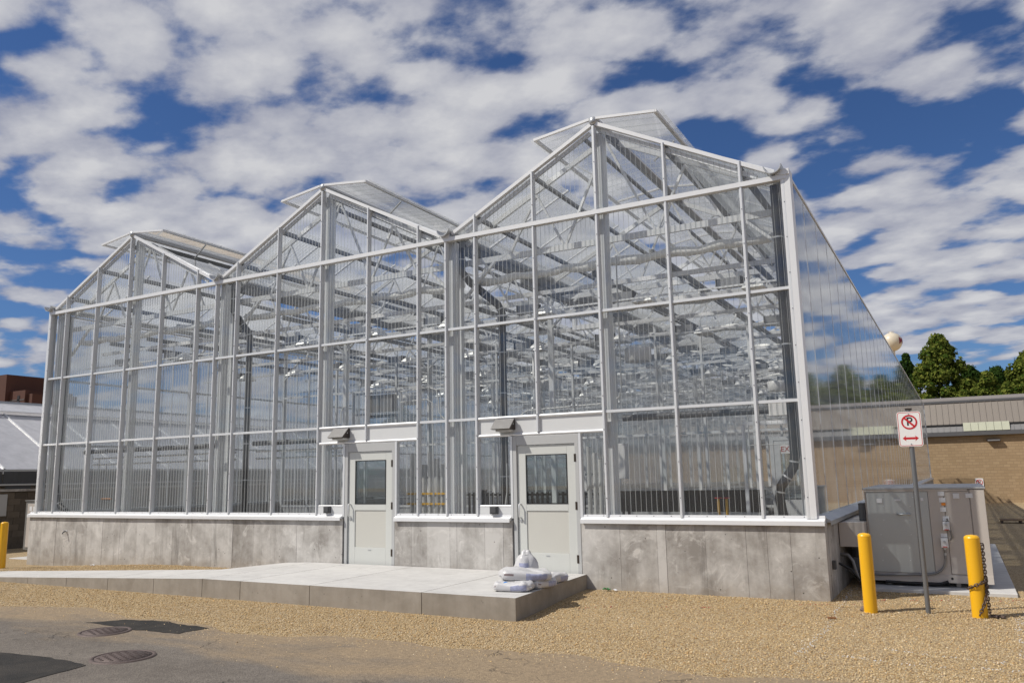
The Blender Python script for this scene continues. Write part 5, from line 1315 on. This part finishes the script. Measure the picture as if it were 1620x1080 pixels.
MB().bar(Q(XRD, NY0, ZRD+0.05), Q(XRD, NY1, ZRD+0.05), 0.16, 0.08).build('ridge', 'galv', ng)
MB().bar(Q(XRD+1.05, NY0, ZRD-0.56), Q(XRD+1.05, NY1, ZRD-0.56), 0.10, 0.10).build('vent_sill', 'backlit_purlin', ng)
MB().box(Q(-6.12, 0, 0)[0], Q(-6.02, 0, 0)[0], NY0, NY0+0.05, 0, ZEV+1.3).build('corner_post', 'galv', ng)
MB().prism([(Q(XE-0.1, 0, 0)[0], 1.8), (Q(XE-0.1, 0, 0)[0], ZEV+1.3), (Q(XRD, 0, 0)[0], ZRD+1.3), (Q(2*XRD-XE, 0, 0)[0], ZEV+1.3), (Q(2*XRD-XE, 0, 0)[0], 1.8)], NY0+0.06, NY0+0.075).build('gable_pane', 'old_side', ng)
MB().box(Q(2*XRD-XE, 0, 0)[0], Q(2*XRD-XE+0.2, 0, 0)[0], NY0, NY1, -0.4, ZEV+1.3).box(Q(2*XRD-XE+0.2, 0, 0)[0], Q(XE-0.21, 0, 0)[0], NY0+0.08, NY0+0.28, -0.4, 1.8).build('block_wall', 'dark_block', ng)
# info panel on the block wall
p = onX(3, 765, -5.98)
MB().box(0.002, 0.03, p.y-0.25, p.y+0.2, Q(0, 0, -0.25)[2], Q(0, 0, 0.42)[2]).build('wall_plate', 'frame_grey', ng)
# condenser unit
cu = thing('condenser_unit', 'grey upright sheet metal unit between the low greenhouse and the concrete base', 'hvac unit', (-1.45, 1.55, -1.25))
MB().box(-0.83, 0.80, -0.55, 0.45, 0.20, 1.50).build('casing', 'unit_grey', cu, bevel=0.01)
MB().box(-0.72, 0.0, -0.565, -0.552, 0.27, 1.43).build('access_panel', 'hvac_beige', cu, bevel=0.004)
MB().box(-0.85, 0.82, -0.57, 0.47, 1.502, 1.53).build('roof_cap', 'unit_grey', cu)
for x in (-0.62, -0.45): MB().box(x, x+0.11, -0.57, -0.566, 1.24, 1.36).build('sticker', 'label_white', cu)
for x in (-0.65, 0.65):
    for y in (-0.4, 0.35): MB().tube([(x, y, 0.0), (x, y, 0.2)], 0.025, 8).build('foot', 'dark_grey', cu)
o = MB().box(-2.45, -0.35, 0.75, 2.15, -1.5, -1.252).build('equipment_pad', 'concrete_top', None, bevel=0.01); tag(o, 'small concrete pad under the grey upright unit', 'concrete pad')
# brick tower
Yb = 90.0
a_ = onY(-30, 592, Yb); b_ = onY(11, 592, Yb); c_ = onY(33, 616, Yb); d__ = onY(40, 619, Yb); gt = gz(-160, 60)
bt2 = thing('brick_tower', 'dark red brick building rising far behind the low greenhouse', 'building', (b_.x, Yb, gt))
MB().box(a_.x-b_.x, 0, 0, 12, -1, b_.z-gt).build('tower_wall', 'red_brick_far', bt2)
MB().box(0.002, c_.x-b_.x, 1.0, 12, -1, c_.z-gt).build('annex_wall', 'red_brick_far', bt2)
MB().box(c_.x-b_.x+0.002, d__.x-b_.x, 1.6, 12, -1, d__.z-gt-0.3).build('annex_wall', 'red_brick_far', bt2)
w_ = onY(22, 633, Yb)
MB().box(w_.x-b_.x-0.45, w_.x-b_.x+0.45, 0.9, 0.998, w_.z-gt-1.2, w_.z-gt+1.1).build('window', 'black', bt2)
MB().box(0.004, c_.x-b_.x-0.1, 0.9, 0.998, c_.z-gt-2.2, c_.z-gt-2.0).build('brick_band', 'fascia', bt2)

# ------------------------------------------------------------------ litter
def scrap(u, v, s, m, label, cat, name):
    p = onZ(u, v, -1.13); bm = bmesh.new(); bmesh.ops.create_grid(bm, x_segments=5, y_segments=4, size=1)
    for q in bm.verts: q.co = Vector((q.co.x*s, q.co.y*s*0.6, 0.02+random.uniform(0, 0.5)*s))
    bmesh.ops.solidify(bm, geom=bm.faces[:], thickness=0.006)
    me = bpy.data.meshes.new(name); bm.to_mesh(me); bm.free(); me.materials.append(M[m]); tag(put(name, me, None, (p.x, p.y, gz(p.x, p.y)+0.005)), label, cat)
scrap(960, 934, 0.06, 'green_litter', 'crumpled green scrap on the gravel by the concrete base', 'litter', 'plastic_scrap')
scrap(974, 935, 0.035, 'label_white', 'small white paper scrap on the gravel beside the green one', 'litter', 'paper_scrap')
scrap(146, 893, 0.05, 'label_white', 'small white paper scrap at the foot of the base below the tap', 'litter', 'paper_scrap')
p = onZ(1316, 978, -1.15); o = MB().box(-0.05, 0.05, -0.015, 0.015, 0, 0.02).build('wood_chip', 'copper', None, bevel=0.004); o.location = (p.x, p.y, gz(p.x, p.y)+0.012); o.rotation_euler = (0, 0, 0.3); tag(o, 'rusty brown chip lying on the gravel before the base corner', 'litter')
